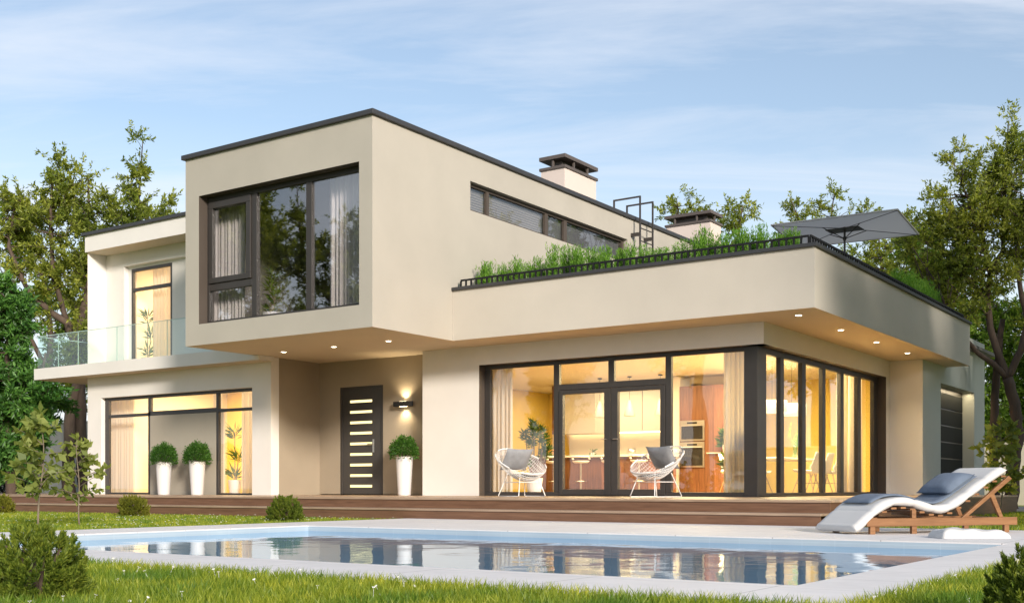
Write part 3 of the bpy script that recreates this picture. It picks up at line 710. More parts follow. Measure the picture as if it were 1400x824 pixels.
# ================================================================== FURNITURE OUTSIDE
def cushion(w, d, t, nx=14, ny=14, pinch=0.5):
    """soft pillow: two bulged sheets meeting at a seam; local x width, y depth, z thickness"""
    m = MB(); vs = []
    for sgn in (1, -1):
        for i in range(nx + 1):
            for j in range(ny + 1):
                u = i / nx * 2 - 1; v = j / ny * 2 - 1
                h = max(0.0, (1 - abs(u) ** 2.6)) ** 0.55 * max(0.0, (1 - abs(v) ** 2.6)) ** 0.55
                k = 1 - 0.07 * (1 - abs(u) ** 2) * abs(v) ** 3; l = 1 - 0.07 * (1 - abs(v) ** 2) * abs(u) ** 3
                wr = 0.05 * math.sin(7 * u + 3 * v * v) * math.sin(5 * v + 2 * u) * h
                vs.append((u * w / 2 * l, v * d / 2 * k, sgn * t / 2 * (h + wr)))
    fs = []; n1 = (nx + 1) * (ny + 1)
    for s_ in (0, 1):
        for i in range(nx):
            for j in range(ny):
                a = s_ * n1 + i * (ny + 1) + j; q = (a, a + ny + 1, a + ny + 2, a + 1)
                fs.append(q if s_ == 0 else q[::-1])
    return m.add(vs, fs)

def chair_surface(u, v):
    """tilted round bowl of the wire chair: u across (-1..1), v from front lip (0) to back top (1); +y is the front."""
    b = 1 - 2 * v
    a_, b_ = u * math.sqrt(max(0, 1 - b * b / 2)), b * math.sqrt(max(0, 1 - u * u / 2))      # square -> disc
    r2 = a_ * a_ + b_ * b_
    z = .535 - .215 * b_ + .05 * b_ * b_ - .235 * (1 - r2) ** .85 + .05 * abs(a_) ** 3
    return (a_ * .43, b_ * .40 - .03, z)

def wire_chair(loc, face, label):
    t = thing('wire_chair', label, 'chair', loc, face - PI / 2, 'white wire chairs on the deck')
    mb = MB(); n = 18
    mb.add([chair_surface(-.97 + 1.94 * i / n, .015 + .97 * j / n) for i in range(n + 1) for j in range(n + 1)],
           [(i * (n + 1) + j, (i + 1) * (n + 1) + j, (i + 1) * (n + 1) + j + 1, i * (n + 1) + j + 1) for i in range(n) for j in range(n)])
    o = build('seat_shell', mb, M['white_metal'], t, world=False); wf = o.modifiers.new('wires', 'WIREFRAME'); wf.thickness = .0095; wf.use_replace = True; wf.use_even_offset = False
    rim = [chair_surface(u, 0) for u in np.linspace(-1, 1, 9)] + [chair_surface(1, v) for v in np.linspace(0.06, .94, 16)] + [chair_surface(u, 1) for u in np.linspace(1, -1, 9)] + [chair_surface(-1, v) for v in np.linspace(.94, .06, 16)]
    mb = MB(); mb.tube(rim, .0125, 8, closed=True); build('rim', mb, M['white_metal'], t, world=False, smooth=True)
    for s_ in (-1, 1):
        mb = MB()
        pts = [(s_*.17, .20, .36), (s_*.26, .30, .02), (s_*.27, .27, .011), (s_*.27, -.27, .011), (s_*.26, -.30, .02), (s_*.17, -.16, .38)]
        mb.tube(pts, .0085, 7); build('leg_frame', mb, M['white_metal'], t, world=False, smooth=True)
    mb = MB(); mb.tube([(-.19, .19, .24), (.19, .19, .24)], .007, 6); mb.tube([(-.19, -.19, .24), (.19, -.19, .24)], .007, 6)
    mb.tube([(-.2, .19, .24), (-.2, -.19, .24)], .007, 6); mb.tube([(.2, .19, .24), (.2, -.19, .24)], .007, 6)
    build('stretcher', mb, M['white_metal'], t, world=False)
    pad = cushion(.40, .38, .05)
    pad.v = [(x, y + .05, z + .345 - .10 * y) for x, y, z in pad.v]
    build('seat_pad', pad, M['black_cloth'], t, world=False, smooth=True)
    return t
def place_pillow(chair, label, tilt, loc):
    o = build('pillow', cushion(.54, .42, .16), M['grey_cloth'], smooth=True)
    o.matrix_world = Matrix.Translation(chair.location) @ Matrix.Rotation(chair.rotation_euler.z, 4, 'Z') @ Matrix.Translation(loc) @ Matrix.Rotation(tilt[1], 4, 'Z') @ Matrix.Rotation(tilt[0], 4, 'X')
    return tag(o, label, 'pillow', 'grey pillows on the wire chairs')
ch1 = wire_chair((-10.42, 15.45, 0), math.radians(-22), 'white wire lounge chair turned to the right, left of the terrace double door')
ch2 = wire_chair((-8.12, 15.75, 0), math.radians(-106), 'white wire lounge chair turned to the left, right of the terrace double door')
place_pillow(ch1, 'grey square pillow in the chair left of the terrace double door', (math.radians(58), .05), (0, -.15, .615))
place_pillow(ch2, 'grey square pillow in the chair right of the terrace double door', (math.radians(58), -.06), (0, -.15, .615))

# --- sun lounger
LO = (-3.458, 10.905, SZ); LR = math.radians(53.9)
PROF = [(0, -.005), (.07, .035), (.20, .15), (.36, .25), (.50, .283), (.66, .27), (.82, .225), (.96, .195), (1.08, .197), (1.22, .255), (1.40, .365), (1.58, .475), (1.74, .565), (1.82, .605)]
PS = np.array([p[0] for p in PROF]); PZ = np.array([p[1] for p in PROF])
def prof(s):
    k = np.interp(s, PS, PZ)                                        # smoothed by averaging neighbours
    return float((k + np.interp(s - .06, PS, PZ) + np.interp(s + .06, PS, PZ)) / 3)
def sheet(s0, s1, y0, y1, base, thick, n, ny, quilt=0.0, pitch=0.12, edge=0.03):
    m = MB(); vs = []
    S = np.linspace(s0, s1, n); 
    for top in (1, 0):
        for s in S:
            d = (prof(s + .01) - prof(s - .01)) / .02; nl = math.hypot(1, d); nx, nz = -d / nl, 1 / nl
            q = abs(math.sin(PI * (s - s0) / pitch)) ** 0.35 if quilt else 1.0
            es = min(1, (min(s - s0, s1 - s) + 1e-4) / edge) ** .5
            for j in range(ny + 1):
                y = y0 + (y1 - y0) * j / ny; ey = min(1, (min(y - y0, y1 - y) + 1e-4) / edge) ** .5
                h = base + thick * (0.5 + (0.5 if top else -0.5) * es * ey * (1 - quilt + quilt * q))
                vs.append((s + nx * h, y, prof(s) + nz * h))
    fs = []; n1 = n * (ny + 1)
    for t_ in (0, 1):
        for i in range(n - 1):
            for j in range(ny):
                a = t_ * n1 + i * (ny + 1) + j; q = (a, a + ny + 1, a + ny + 2, a + 1); fs.append(q if t_ == 0 else q[::-1])
    for i in range(n - 1):
        for j in (0, ny):
            a = i * (ny + 1) + j; b = a + ny + 1; q = (a, b, b + n1, a + n1); fs.append(q[::-1] if j == 0 else q)
    for i in (0, n - 1):
        for j in range(ny):
            a = i * (ny + 1) + j; q = (a, a + 1, a + 1 + n1, a + n1); fs.append(q if i == 0 else q[::-1])
    return m.add(vs, fs)
lo = thing('sun_lounger', 'teak sun lounger with wavy white quilted mattress beside the pool', 'sun lounger', LO, LR)
build('mattress', sheet(0.0, 1.82, 0, .68, 0.0, .082, 240, 16, 0.34, .2275, .02), M['white_cloth'], lo, world=False, smooth=True)
mb = MB()
for y in (.02, .60): mb.box(.13, 1.96, y, y + .045, .075, .155)
mb.box(.13, .17, .065, .60, .08, .15); mb.box(1.90, 1.94, .065, .60, .08, .15)
build('frame', mb, M['teak'], lo, world=False, bevel=0.006)
for s in (.17, .66, 1.80):
    for y in (.024, .604):
        mb = MB(); mb.box(s, s + .06, y, y + .037, 0.0, .075 if s != .66 else .0751)
        if s == .66: mb.box(s, s + .05, y, y + .037, .1551, .235)
        build('leg', mb, M['teak'], lo, world=False, bevel=0.004)
mb = MB()
for y in (.028, .612):
    mb.add([(1.26,y,.15),(1.32,y,.15),(1.90,y,.545),(1.86,y,.575),(1.26,y+.032,.15),(1.32,y+.032,.15),(1.90,y+.032,.545),(1.86,y+.032,.575)],[(0,1,2,3),(7,6,5,4),(0,4,5,1),(1,5,6,2),(2,6,7,3),(3,7,4,0)])
    mb.add([(1.74,y+.001,.155),(1.79,y+.001,.155),(1.66,y+.001,.42),(1.61,y+.001,.395),(1.74,y+.031,.155),(1.79,y+.031,.155),(1.66,y+.031,.42),(1.61,y+.031,.395)],[(0,1,2,3),(7,6,5,4),(0,4,5,1),(1,5,6,2),(2,6,7,3),(3,7,4,0)])
build('backrest_frame', mb, M['teak'], lo, world=False, bevel=0.004)
for i in range(15):
    s = .24 + i * .112; z = prof(s) - .018
    if z < .14: continue
    mb = MB(); mb.box(s - .03, s + .03, .05, .63, z - .012, z + .006); build('slat', mb, M['teak'], lo, world=False)
pad = tag(build('lounger_pad', sheet(.30, 1.60, .13, .60, .088, .028, 70, 10), M['blue_cloth'], smooth=True), 'slate blue pad laid along the white lounger mattress', 'pad'); pad.location = LO; pad.rotation_euler.z = LR
pw = tag(build('pillow', cushion(.38, .50, .15), M['blue_cloth'], smooth=True), 'slate blue pillow leaning on the raised back of the lounger', 'pillow')
pw.matrix_world = Matrix.Translation(LO) @ Matrix.Rotation(LR, 4, 'Z') @ Matrix.Translation((1.325, .34, .495)) @ Matrix.Rotation(math.radians(-30), 4, 'Y')
# folded towel
def towel():
    m = MB(); vs = []; nx, ny = 44, 20; w, d = .63, .40
    for lay in range(2):
        for i in range(nx + 1):
            for j in range(ny + 1):
                u = i / nx * 2 - 1; v = j / ny * 2 - 1
                e = max(0, 1 - abs(u) ** 8) ** .5 * max(0, 1 - abs(v) ** 8) ** .5
                z = (.080 + .007 * math.sin(3.1 * u + 1.2 * v) + .004 * math.sin(9 * u - 3 * v) + .010 * math.tanh(-12 * (u + .1 * v))) * e if lay == 0 else 0.0
                k = 1 - .05 * math.sin(2.2 * u + .5) * (v < 0)
                vs.append((u * w / 2 * (1 - .06 * (v > 0)), v * d / 2 * k, max(0.001 if lay == 0 else 0, z)))
    fs = []; n1 = (nx + 1) * (ny + 1)
    for s_ in (0, 1):
        for i in range(nx):
            for j in range(ny):
                a = s_ * n1 + i * (ny + 1) + j; q = (a, a + ny + 1, a + ny + 2, a + 1); fs.append(q if s_ == 0 else q[::-1])
    return m.add(vs, fs)
tw = tag(build('towel', towel(), M['white_cloth'], smooth=True), 'white folded towel on the paving in front of the lounger', 'towel'); tw.location = (-2.42, 10.80, SZ + .001); tw.rotation_euler.z = TH + .03

# --- parasol on the roof terrace
pr = thing('parasol', 'grey square parasol open on the roof terrace', 'parasol', (-7.46, 22.72, 3.45))
mb = MB(); mb.tube([(0,0,0),(0,0,2.12)], .022, 10); mb.lathe([(.03, 2.1),(.045, 2.12),(.03, 2.15),(.012, 2.19)]); build('pole', mb, M['dark'], pr, world=False)
mb = MB(); mb.lathe([(.28, .0), (.28, .05), (.05, .08), (.05, .25)]); build('base', mb, M['dark'], pr, world=False)
hw, hd = 1.26, .74; zf, zr, zcn = 2.03, 1.83, 1.975      # near edge, far edge, peak
def canopy(off):
    return [(-hw, -hd, zf + off), (hw, -hd, zf + off - .03), (hw, hd, zr + off - .03), (-hw, hd, zr + off), (0, 0, zcn + off)]
mb = MB(); a_ = canopy(0); b_ = canopy(-.02)
mb.add(a_ + b_, [(0,1,4),(1,2,4),(2,3,4),(3,0,4),(6,5,9),(7,6,9),(8,7,9),(5,8,9)]); cn = build('canopy', mb, M['parasol'], pr, world=False)
mb = MB(); e = canopy(-.01)
for i in range(4): mb.tube([e[i], e[(i + 1) % 4]], .018, 6)
build('canopy_edge', mb, M['parasol_trim'], cn, world=False)
mb = MB()
for i in range(4):
    p = Vector(canopy(-.030)[i]); mb.tube([(0, 0, zcn - .045), p], .006, 6)
    mb.tube([(0, 0, 1.72), p * .30 + Vector((0, 0, zcn - .045)) * .70], .009, 6)
mb.lathe([(.03, 1.69), (.04, 1.72), (.03, 1.76)])
build('rib', mb, M['dark'], pr, world=False)
mb = MB(); mb.box(-.33, .33, -.20, .20, 1.893, 1.908); build('vent_frame', mb, M['dark'], pr, world=False)

# --- tall planters with clipped bushes
def topiary(seed, r, h, n=2600, leaf=.032):
    rng = np.random.default_rng(seed); u = rand_unit(rng, n); u[:, 2] = np.abs(u[:, 2]) * 1.0 - .25 * (rng.random(n) < .25)
    bump = 1 + .10 * np.sin(u[:, 0] * 7 + seed) * np.sin(u[:, 1] * 6 + 2) + .10 * rng.normal(size=n) * .5
    rad = rng.uniform(.45, 1, n) ** .4 * bump
    P = u * rad[:, None] * np.array((r, r, h)) + np.array((0, 0, .04))
    D = u + rng.normal(size=(n, 3)) * .6 + np.array((0, 0, .3)); L = leaf * rng.uniform(.7, 1.4, n)
    return leaf_quads(P, D, L, L * .55, rng)
def planter(loc, label, seed, hz=.70):
    t = thing('planter', label, 'planter', loc, 0, 'tall white planters with round bushes')
    mb = MB(); mb.lathe([(.001, 0), (.118, 0), (.125, .012), (.170, hz - .012), (.178, hz), (.160, hz), (.152, hz - .06)], n=32); build('pot', mb, M['planter'], t, world=False, smooth=False)
    mb = MB(); mb.lathe([(.001, hz - .055), (.154, hz - .055), (.154, hz - .05), (.001, hz - .045)], n=24); build('soil', mb, M['soil'], t, world=False)
    V, F = topiary(seed, .285, .37, 5200, .032); V[:, 2] += hz - .01
    me = mesh_np('foliage', V, F); me.materials.append(M['box_leaf']); link(bpy.data.objects.new('foliage', me), t)
    mb = MB()
    for k in range(7): mb.tube([(0, 0, hz - .05), (.09 * math.cos(k), .09 * math.sin(k), hz + .12), (.17 * math.cos(k * 1.3), .17 * math.sin(k * 1.3), hz + .22)], [.010, .007, .004], 5)
    build('stems', mb, M['bark'], t, world=False)
    return t
planter((-20.10, 15.98, 0), 'tall white planter with round bush before the taupe panel, farther from the porch', 1)
planter((-19.02, 15.98, 0), 'tall white planter with round bush before the taupe panel, nearer the porch', 2)
planter((-14.38, 17.20, 0), 'tall white planter with round bush under the wall lamp by the front door', 3, .76)

# ================================================================== INTERIORS
def curtain(name, label, m, axis, u0, u1, c, z0, z1, folds, amp=.045, group=None):
    mb = MB(); n = folds * 8; vs = []
    for k in (0, .006):
        for i in range(n + 1):
            t = i / n; u = u0 + (u1 - u0) * t; w = amp * math.sin(t * folds * 2 * PI) * (1 + .25 * math.sin(i * .37)) + k
            for z, a in ((z0, 1.0), (z1, .8)):
                vs.append((u, c + w * a, z) if axis == 'x' else (c + w * a, u, z))
    fs = []
    for s_ in (0, 1):
        for i in range(n):
            a = s_ * (n + 1) * 2 + i * 2; q = (a, a + 2, a + 3, a + 1); fs.append(q if s_ == 0 else q[::-1])
    mb.add(vs, fs)
    return tag(build(name, mb, m, smooth=True), label, 'curtain', group)
CG = 'curtains inside the windows'
curtain('curtain', 'white curtain behind the opening sash of the big upper window', M['sheer'], 'x', -16.98, -16.12, 14.66, 2.97, 5.6, 9, group=CG)
curtain('curtain', 'white curtain at the corner end of the big upper window', M['sheer'], 'x', -13.95, -12.85, 14.66, 2.97, 5.6, 11, group=CG)
curtain('curtain', 'cream curtain at the left end of the terrace glazing', M['curtain'], 'x', -12.6, -12.12, 17.66, .03, 2.7, 5, group=CG)
curtain('curtain', 'cream curtain beside the corner post of the front terrace glazing', M['curtain'], 'x', -7.84, -7.36, 17.66, .03, 2.7, 6, group=CG)
curtain('curtain', 'white sheer curtain at the corner end of the folding side glazing', M['sheer'], 'y', 17.95, 18.25, -7.38, .03, 2.7, 3, group=CG)
curtain('curtain', 'pale curtain in the second folding pane from the garage end', M['curtain'], 'y', 22.05, 22.56, -7.38, .03, 2.7, 5, group=CG)
curtain('curtain', 'tan curtain in the folding pane nearest the garage', M['curtain'], 'y', 22.75, 23.55, -7.38, .03, 2.7, 7, group=CG)
curtain('curtain', 'cream curtain filling the left pane of the lower wing window', M['curtain'], 'x', -23.05, -22.1, 16.74, .03, 2.5, 9, group=CG)
curtain('curtain', 'cream curtain at the right end of the lower wing window', M['curtain'], 'x', -18.5, -17.55, 16.74, .03, 2.5, 6, group=CG)
curtain('curtain', 'narrow cream curtain beside the taupe panel in the lower wing window', M['curtain'], 'x', -19.4, -19.12, 16.74, .03, 2.5, 3, group=CG)
curtain('curtain', 'cream curtain at the left of the balcony door', M['curtain'], 'x', -22.98, -22.52, 17.12, 3.0, 5.45, 4, group=CG)
curtain('curtain', 'cream curtain at the right of the balcony door', M['curtain'], 'x', -21.92, -21.2, 17.12, 3.0, 5.45, 6, group=CG)

# kitchen island, back run and tall oven wall
isl = thing('kitchen_island', 'walnut kitchen bar with pale top seen behind the double door', 'kitchen bar', (-13.4, 23.3, .02))
mb = MB(); mb.box(-15.4, -11.75, 23.2, 23.8, .02, .87); build('body', mb, M['interior_wood'], isl)
mb = MB(); mb.box(-15.45, -11.7, 23.1, 23.85, .871, .92); build('worktop', mb, M['gloss_white'], isl, bevel=.004)
kr = thing('kitchen_units', 'white wall cupboards and lit splashback along the kitchen back wall', 'kitchen units', (-13.8, 26.2, .02))
mb = MB(); mb.box(-16.9, -12.2, 25.9, 26.55, .02, .9); build('base_cupboard', mb, M['gloss_white'], kr)
for i in range(5):
    mb = MB(); mb.box(-16.3 + i * .82, -15.5 + i * .82, 26.1, 26.55, 1.62, 2.72); build('wall_cupboard', mb, M['gloss_white'], kr, bevel=.004)
mb = MB(); mb.box(-16.3, -12.2, 26.50, 26.56, .92, 1.6); build('splashback', mb, M['in_white'], kr)
mb = MB(); mb.box(-16.25, -12.25, 26.40, 26.44, 1.59, 1.612); build('light_strip', mb, M['led'], kr)
tu = thing('tall_cupboard', 'brown-sided pale tall cupboard near the left end of the kitchen', 'cupboard', (-15.0, 23.9, .02))
mb = MB(); mb.box(-15.35, -14.2, 24.3, 24.9, 1.5, 2.72); build('cupboard_body', mb, M['gloss_white'], tu, bevel=.004)
mb = MB(); mb.box(-15.45, -15.351, 24.28, 24.9, 1.5, 2.72); build('side_panel', mb, M['interior_wood'], tu)
ow = thing('oven_wall', 'tall walnut cabinet wall with two built-in ovens', 'cabinet', (-10.9, 24.1, .02))
mb = MB(); mb.box(-11.76, -9.95, 24.0, 24.6, .02, 2.5); build('carcass', mb, M['interior_wood'], ow)
mb = MB(); mb.box(-12.1, -11.765, 24.02, 24.6, .02, 2.74); build('side_pillar', mb, M['in_white'], ow)
mb = MB(); mb.box(-11.05, -9.96, 23.93, 24.0, .93, .955); build('shelf', mb, M['gloss_white'], ow)
for nm, lab, z0, z1 in (('oven', 'stainless oven, the lower one in the walnut wall', .62, 1.20), ('oven', 'stainless compact oven, the upper one in the walnut wall', 1.23, 1.70)):
    ov = thing(nm, lab, 'oven', (-11.42, 23.98, z0), 0, 'built-in ovens')
    mb = MB(); mb.box(-11.73, -11.12, 23.965, 23.999, z0, z1); build('fascia', mb, M['steel'], ov, bevel=.003)
    mb = MB(); mb.box(-11.69, -11.16, 23.955, 23.9645, z0 + .04, z1 - .13); build('door_glass', mb, M['oven_glass'], ov)
    mb = MB(); mb.tube([(-11.67, 23.93, z1 - .115), (-11.18, 23.93, z1 - .115)], .010, 8); build('handle', mb, M['steel'], ov)
    mb = MB(); mb.box(-11.55, -11.30, 23.958, 23.9645, z1 - .075, z1 - .035); build('display', mb, M['oven_glass'], ov)
# bar stools
bs = thing('bar_stool', 'white ring-backed bar stool at the walnut bar', 'bar stool', (-14.35, 22.65, .02), 0, 'white bar stools at the kitchen bar')
mb = MB(); mb.lathe([(.001, .70), (.15, .70), (.19, .73), (.20, .755), (.17, .75), (.001, .74)], n=20); build('seat', mb, M['white_metal'], bs, world=False, smooth=True)
mb = MB(); mb.tube([(.21 * math.cos(a), .21 * math.sin(a), .80 + .05 * (math.sin(a) < -.2)) for a in np.linspace(-PI * 1.08, PI * .08, 16)], .022, 7); build('backrest', mb, M['white_metal'], bs, world=False, smooth=True)
mb = MB(); mb.tube([(0, 0, .02), (0, 0, .70)], .022, 10); build('column', mb, M['steel'], bs, world=False)
mb = MB(); mb.lathe([(.001, 0), (.20, 0), (.20, .012), (.03, .025), (.001, .025)], n=20); build('base', mb, M['steel'], bs, world=False)
mb = MB(); mb.tube([(.13 * math.cos(a), .13 * math.sin(a), .28) for a in np.linspace(0, 2 * PI, 18)[:-1]], .011, 6, closed=True); build('footrest', mb, M['steel'], bs, world=False)
for x, l in ((-13.62, 'b'), (-12.85, 'c'), (-12.1, 'd')): dup(bs, (x, 22.65, .02), .2)
# pendants over the bar
pd = thing('pendant_lamp', 'white cone pendant lamp hanging over the walnut bar', 'pendant lamp', (-13.55, 23.4, 2.74), 0, 'white cone pendants over the kitchen bar')
mb = MB(); mb.tube([(0, 0, -.02), (0, 0, -.55)], .004, 5); mb.lathe([(.001, 0), (.05, 0), (.05, -.02), (.001, -.02)]); build('cord', mb, M['black'], pd, world=False)
mb = MB(); mb.lathe([(.025, -.55), (.045, -.60), (.14, -.92), (.135, -.92), (.04, -.60), (.02, -.56)], n=24, caps=False); build('shade', mb, M['shell'], pd, world=False, smooth=True)
mb = MB(); mb.lathe([(.001, -.84), (.03, -.83), (.04, -.80), (.03, -.76), (.001, -.74)], n=12); build('bulb', mb, M['bulb'], pd, world=False)
for x in (-12.75, -11.95): dup(pd, (x, 23.4, 2.74))
# things on the bar
fb = thing('fruit_bowl', 'bowl of oranges on the left end of the walnut bar', 'fruit bowl', (-14.95, 23.4, .92))
mb = MB(); mb.lathe([(.001, 0), (.07, 0), (.16, .09), (.155, .09), (.06, .012), (.001, .012)], n=20); build('bowl', mb, M['beech'], fb, world=False, smooth=True)
for k in range(5):
    mb = MB(); c = (.07 * math.cos(k * 1.4), .07 * math.sin(k * 1.4), .085 if k else .12); mb.lathe([(.001, -.045), (.032, -.032), (.045, 0), (.032, .032), (.001, .045)], c, 10); build('orange', mb, M['fruit'], fb, world=False, smooth=True)
tag(build('saucepan', MB().lathe([(.001, 0), (.09, 0), (.09, .15), (.085, .15), (.085, .01), (.001, .01)], (-12.75, 23.5, .92), 20), M['steel'], smooth=True), 'steel pot standing on the walnut bar', 'pot')

def spiky_plant(name, label, loc, pot_r, pot_h, stems, leaf_l, n, seed, lm='indoor_leaf', pot='planter', leaf_w=.12):
    rng = np.random.default_rng(seed); t = thing(name, label, 'houseplant', loc)
    mb = MB(); mb.lathe([(.001, 0), (pot_r * .75, 0), (pot_r, pot_h), (pot_r * .92, pot_h), (pot_r * .88, pot_h - .03), (.001, pot_h - .03)], n=20); build('pot', mb, M[pot], t, world=False)
    sb = MB(); P = []; D = []
    for (x, y, h) in stems:
        sb.tube([(x * .3, y * .3, pot_h - .04), (x * .7, y * .7, pot_h + h * .5), (x, y, pot_h + h)], [.012, .010, .008], 6)
        u = rand_unit(rng, n); u[:, 2] = np.abs(u[:, 2]) * .9 + .05
        P.append(np.array((x, y, pot_h + h)) + u * .02 - np.array((0, 0, 1.0)) * rng.uniform(0, .18, n)[:, None]); D.append(u)
    P = np.concatenate(P); D = np.concatenate(D); L = leaf_l * rng.uniform(.6, 1.1, len(P))
    V, F = leaf_quads(P, D, L, L * leaf_w, rng); build('stem', sb, M['bark_pale'], t, world=False)
    me = mesh_np('leaves', V, F); me.materials.append(M[lm]); link(bpy.data.objects.new('leaves', me), t); return t
spiky_plant('houseplant', 'dracaena with spiky tufts behind the right pane of the lower wing window', (-19.0, 17.0, .02), .16, .3, [(0, 0, .15), (.06, .05, .55), (-.04, .03, 1.05)], .34, 34, 5)
spiky_plant('houseplant', 'palm with spiky tufts behind the balcony door', (-22.42, 17.35, 2.98), .15, .25, [(0, 0, .2), (.07, .05, .6), (-.03, .03, 1.0)], .32, 34, 6)
spiky_plant('houseplant', 'tall upright green plant in a white pot behind the middle upper window pane', (-15.5, 14.75, 2.95), .17, .42, [(-.05, 0, .1), (.05, .03, .3), (0, -.03, .55), (.02, .02, .75)], .24, 26, 7, leaf_w=.18)
spiky_plant('houseplant', 'bushy bamboo plant behind the left pane of the terrace glazing', (-12.25, 18.6, .02), .17, .32, [(-.15, 0, .35), (.15, .1, .55), (0, -.1, .75), (.1, -.15, .95), (-.1, .1, 1.1), (.22, 0, .8), (-.25, .05, .9), (.28, .05, .6), (.02, .2, 1.0)], .15, 90, 8, leaf_w=.2)
spiky_plant('houseplant', 'leafy plant in a pot on the shelf beside the ovens', (-10.5, 23.8, .955), .10, .16, [(-.1, 0, .1), (.1, -.05, .2), (0, -.1, .3)], .2, 60, 9, leaf_w=.3)
spiky_plant('houseplant', 'leafy plant in a low white pot by the corner curtain of the terrace glazing', (-7.75, 18.1, .02), .18, .25, [(-.18, 0, .35), (.1, .1, .45), (-.05, -.1, .6), (.12, -.15, .75)], .22, 60, 10, leaf_w=.34)
spiky_plant('houseplant', 'small green plant in a pot on the walnut bar', (-13.75, 23.4, .92), .05, .07, [(0, 0, .03), (.02, 0, .06)], .1, 25, 11, leaf_w=.3)
# dining table, chairs and drum lamps
dt = thing('dining_table', 'white dining table behind the folding side glazing', 'dining table', (-8.75, 22.6, .02))
mb = MB(); mb.box(-.55, .55, -1.25, 1.25, .70, .735); build('tabletop', mb, M['gloss_white'], dt, world=False, bevel=.008)
for sx in (-1, 1):
    for sy in (-1, 1):
        mb = MB(); mb.tube([(sx * .45, sy * 1.05, .70), (sx * .48, sy * 1.12, 0)], [.025, .018], 8); build('leg', mb, M['beech'], dt, world=False)
dc = thing('dining_chair', 'white shell dining chair with splayed wooden legs at the white table', 'dining chair', (-7.95, 21.9, .02), PI / 2, 'white shell chairs around the dining table')
mb = MB(); vs = []; nu, nv = 12, 14
for i in range(nu + 1):
    for j in range(nv + 1):
        u = i / nu * 2 - 1; v = j / nv
        y = .23 - .42 * min(1, v / .5) if v < .5 else -.19 - .12 * (v - .5) / .5
        z = .44 - .03 * math.sin(v * 2 * PI * .5) if v < .5 else .41 + .42 * ((v - .5) / .5)
        hw = .235 - .05 * max(0, v - .7) / .3 - .08 * max(0, .12 - v) / .12
        vs.append((u * hw, y + .05 * u * u * (v > .5), z + .05 * u * u * (v < .7)))
fs = [(i * (nv + 1) + j, (i + 1) * (nv + 1) + j, (i + 1) * (nv + 1) + j + 1, i * (nv + 1) + j + 1) for i in range(nu) for j in range(nv)]
mb.add(vs, fs); sh = build('shell', mb, M['shell'], dc, world=False, smooth=True); so = sh.modifiers.new('thick', 'SOLIDIFY'); so.thickness = .012
for sx in (-1, 1):
    for sy in (-1, 1):
        mb = MB(); mb.tube([(sx * .12, sy * .10 - .01, .41), (sx * .23, sy * .22, 0)], [.014, .009], 7); build('leg', mb, M['beech'], dc, world=False)
mb = MB(); mb.tube([(-.17, -.15, .22), (.17, .15, .22)], .005, 5); mb.tube([(.17, -.15, .221), (-.17, .15, .221)], .005, 5); build('brace', mb, M['black'], dc, world=False)
for x, y, r in ((-7.95, 22.6, PI / 2), (-7.95, 23.25, PI / 2), (-9.5, 21.9, -PI / 2), (-9.5, 22.6, -PI / 2), (-9.5, 23.25, -PI / 2), (-8.75, 20.95, 0.0)): dup(dc, (x, y, .02), r)
vb = thing('vase', 'glass vase with tall green reeds on the dining table', 'vase', (-8.6, 23.0, .755))
mb = MB(); mb.lathe([(.001, 0), (.05, 0), (.065, .12), (.04, .24), (.05, .28), (.045, .28), (.035, .24), (.06, .12), (.045, .008), (.001, .008)], n=18); build('vessel', mb, M['balu_glass'], vb, world=False, smooth=True)
rng = np.random.default_rng(4); mb = MB(); P = []; D = []
for k in range(9):
    a = rng.uniform(0, 2 * PI); h = rng.uniform(.5, .75); tip = Vector((.14 * math.cos(a), .14 * math.sin(a), h)); mb.tube([(0, 0, .02), tip * .5 + Vector((0, 0, .05)), tip], .004, 5)
    for t in np.linspace(.4, 1, 9): P.append(tip * t); D.append((math.cos(a + t * 9), math.sin(a + t * 9), 1.2))
build('reeds', mb, M['fern'], vb, world=False)
V, F = leaf_quads(np.array(P), np.array(D), .11, .018, rng); me = mesh_np('leaves', V, F); me.materials.append(M['fern']); link(bpy.data.objects.new('leaves', me), vb)
dr = thing('drum_lamp', 'white drum pendant lamp over the dining table', 'pendant lamp', (-8.75, 22.1, 2.74), 0, 'white drum lamps over the dining table')
mb = MB(); mb.tube([(0, 0, 0), (0, 0, -.82)], .004, 5); build('cord', mb, M['black'], dr, world=False)
mb = MB(); mb.lathe([(.30, -.82), (.30, -1.06), (.295, -1.06), (.295, -.82)], n=32, caps=False); build('shade', mb, M['sheer'], dr, world=False, smooth=True)
mb = MB(); mb.lathe([(.001, -.98), (.04, -.97), (.05, -.93), (.03, -.88), (.001, -.87)], n=12); build('bulb', mb, M['bulb'], dr, world=False)
dup(dr, (-8.75, 23.2, 2.74))

# ================================================================== PLANTING
def measured(px0, f):
    """sketch measurements (1400-wide plate) to metres in a tree's own upright plane, base at the ground."""
    s = f / 1554.16
    def P(px, py, d=0.0, r=None):
        q = ((px - px0) * s, d, (666.44 - py) * s + .4577)
        return q if r is None else (*q, r)
    def B(px, py, rx, rz, n, d=0.0, ry=None):
        return ((px - px0) * s, d, (666.44 - py) * s + .4577, rx * s, ry if ry else max(rx, 40) * s * .9, rz * s, n)
    return P, B
def spot(px, f):
    t = (px - 700) / 1554.16; c, s = math.cos(TH), math.sin(TH); return ((c * t - s) * f, (s * t + c) * f, G - .03)

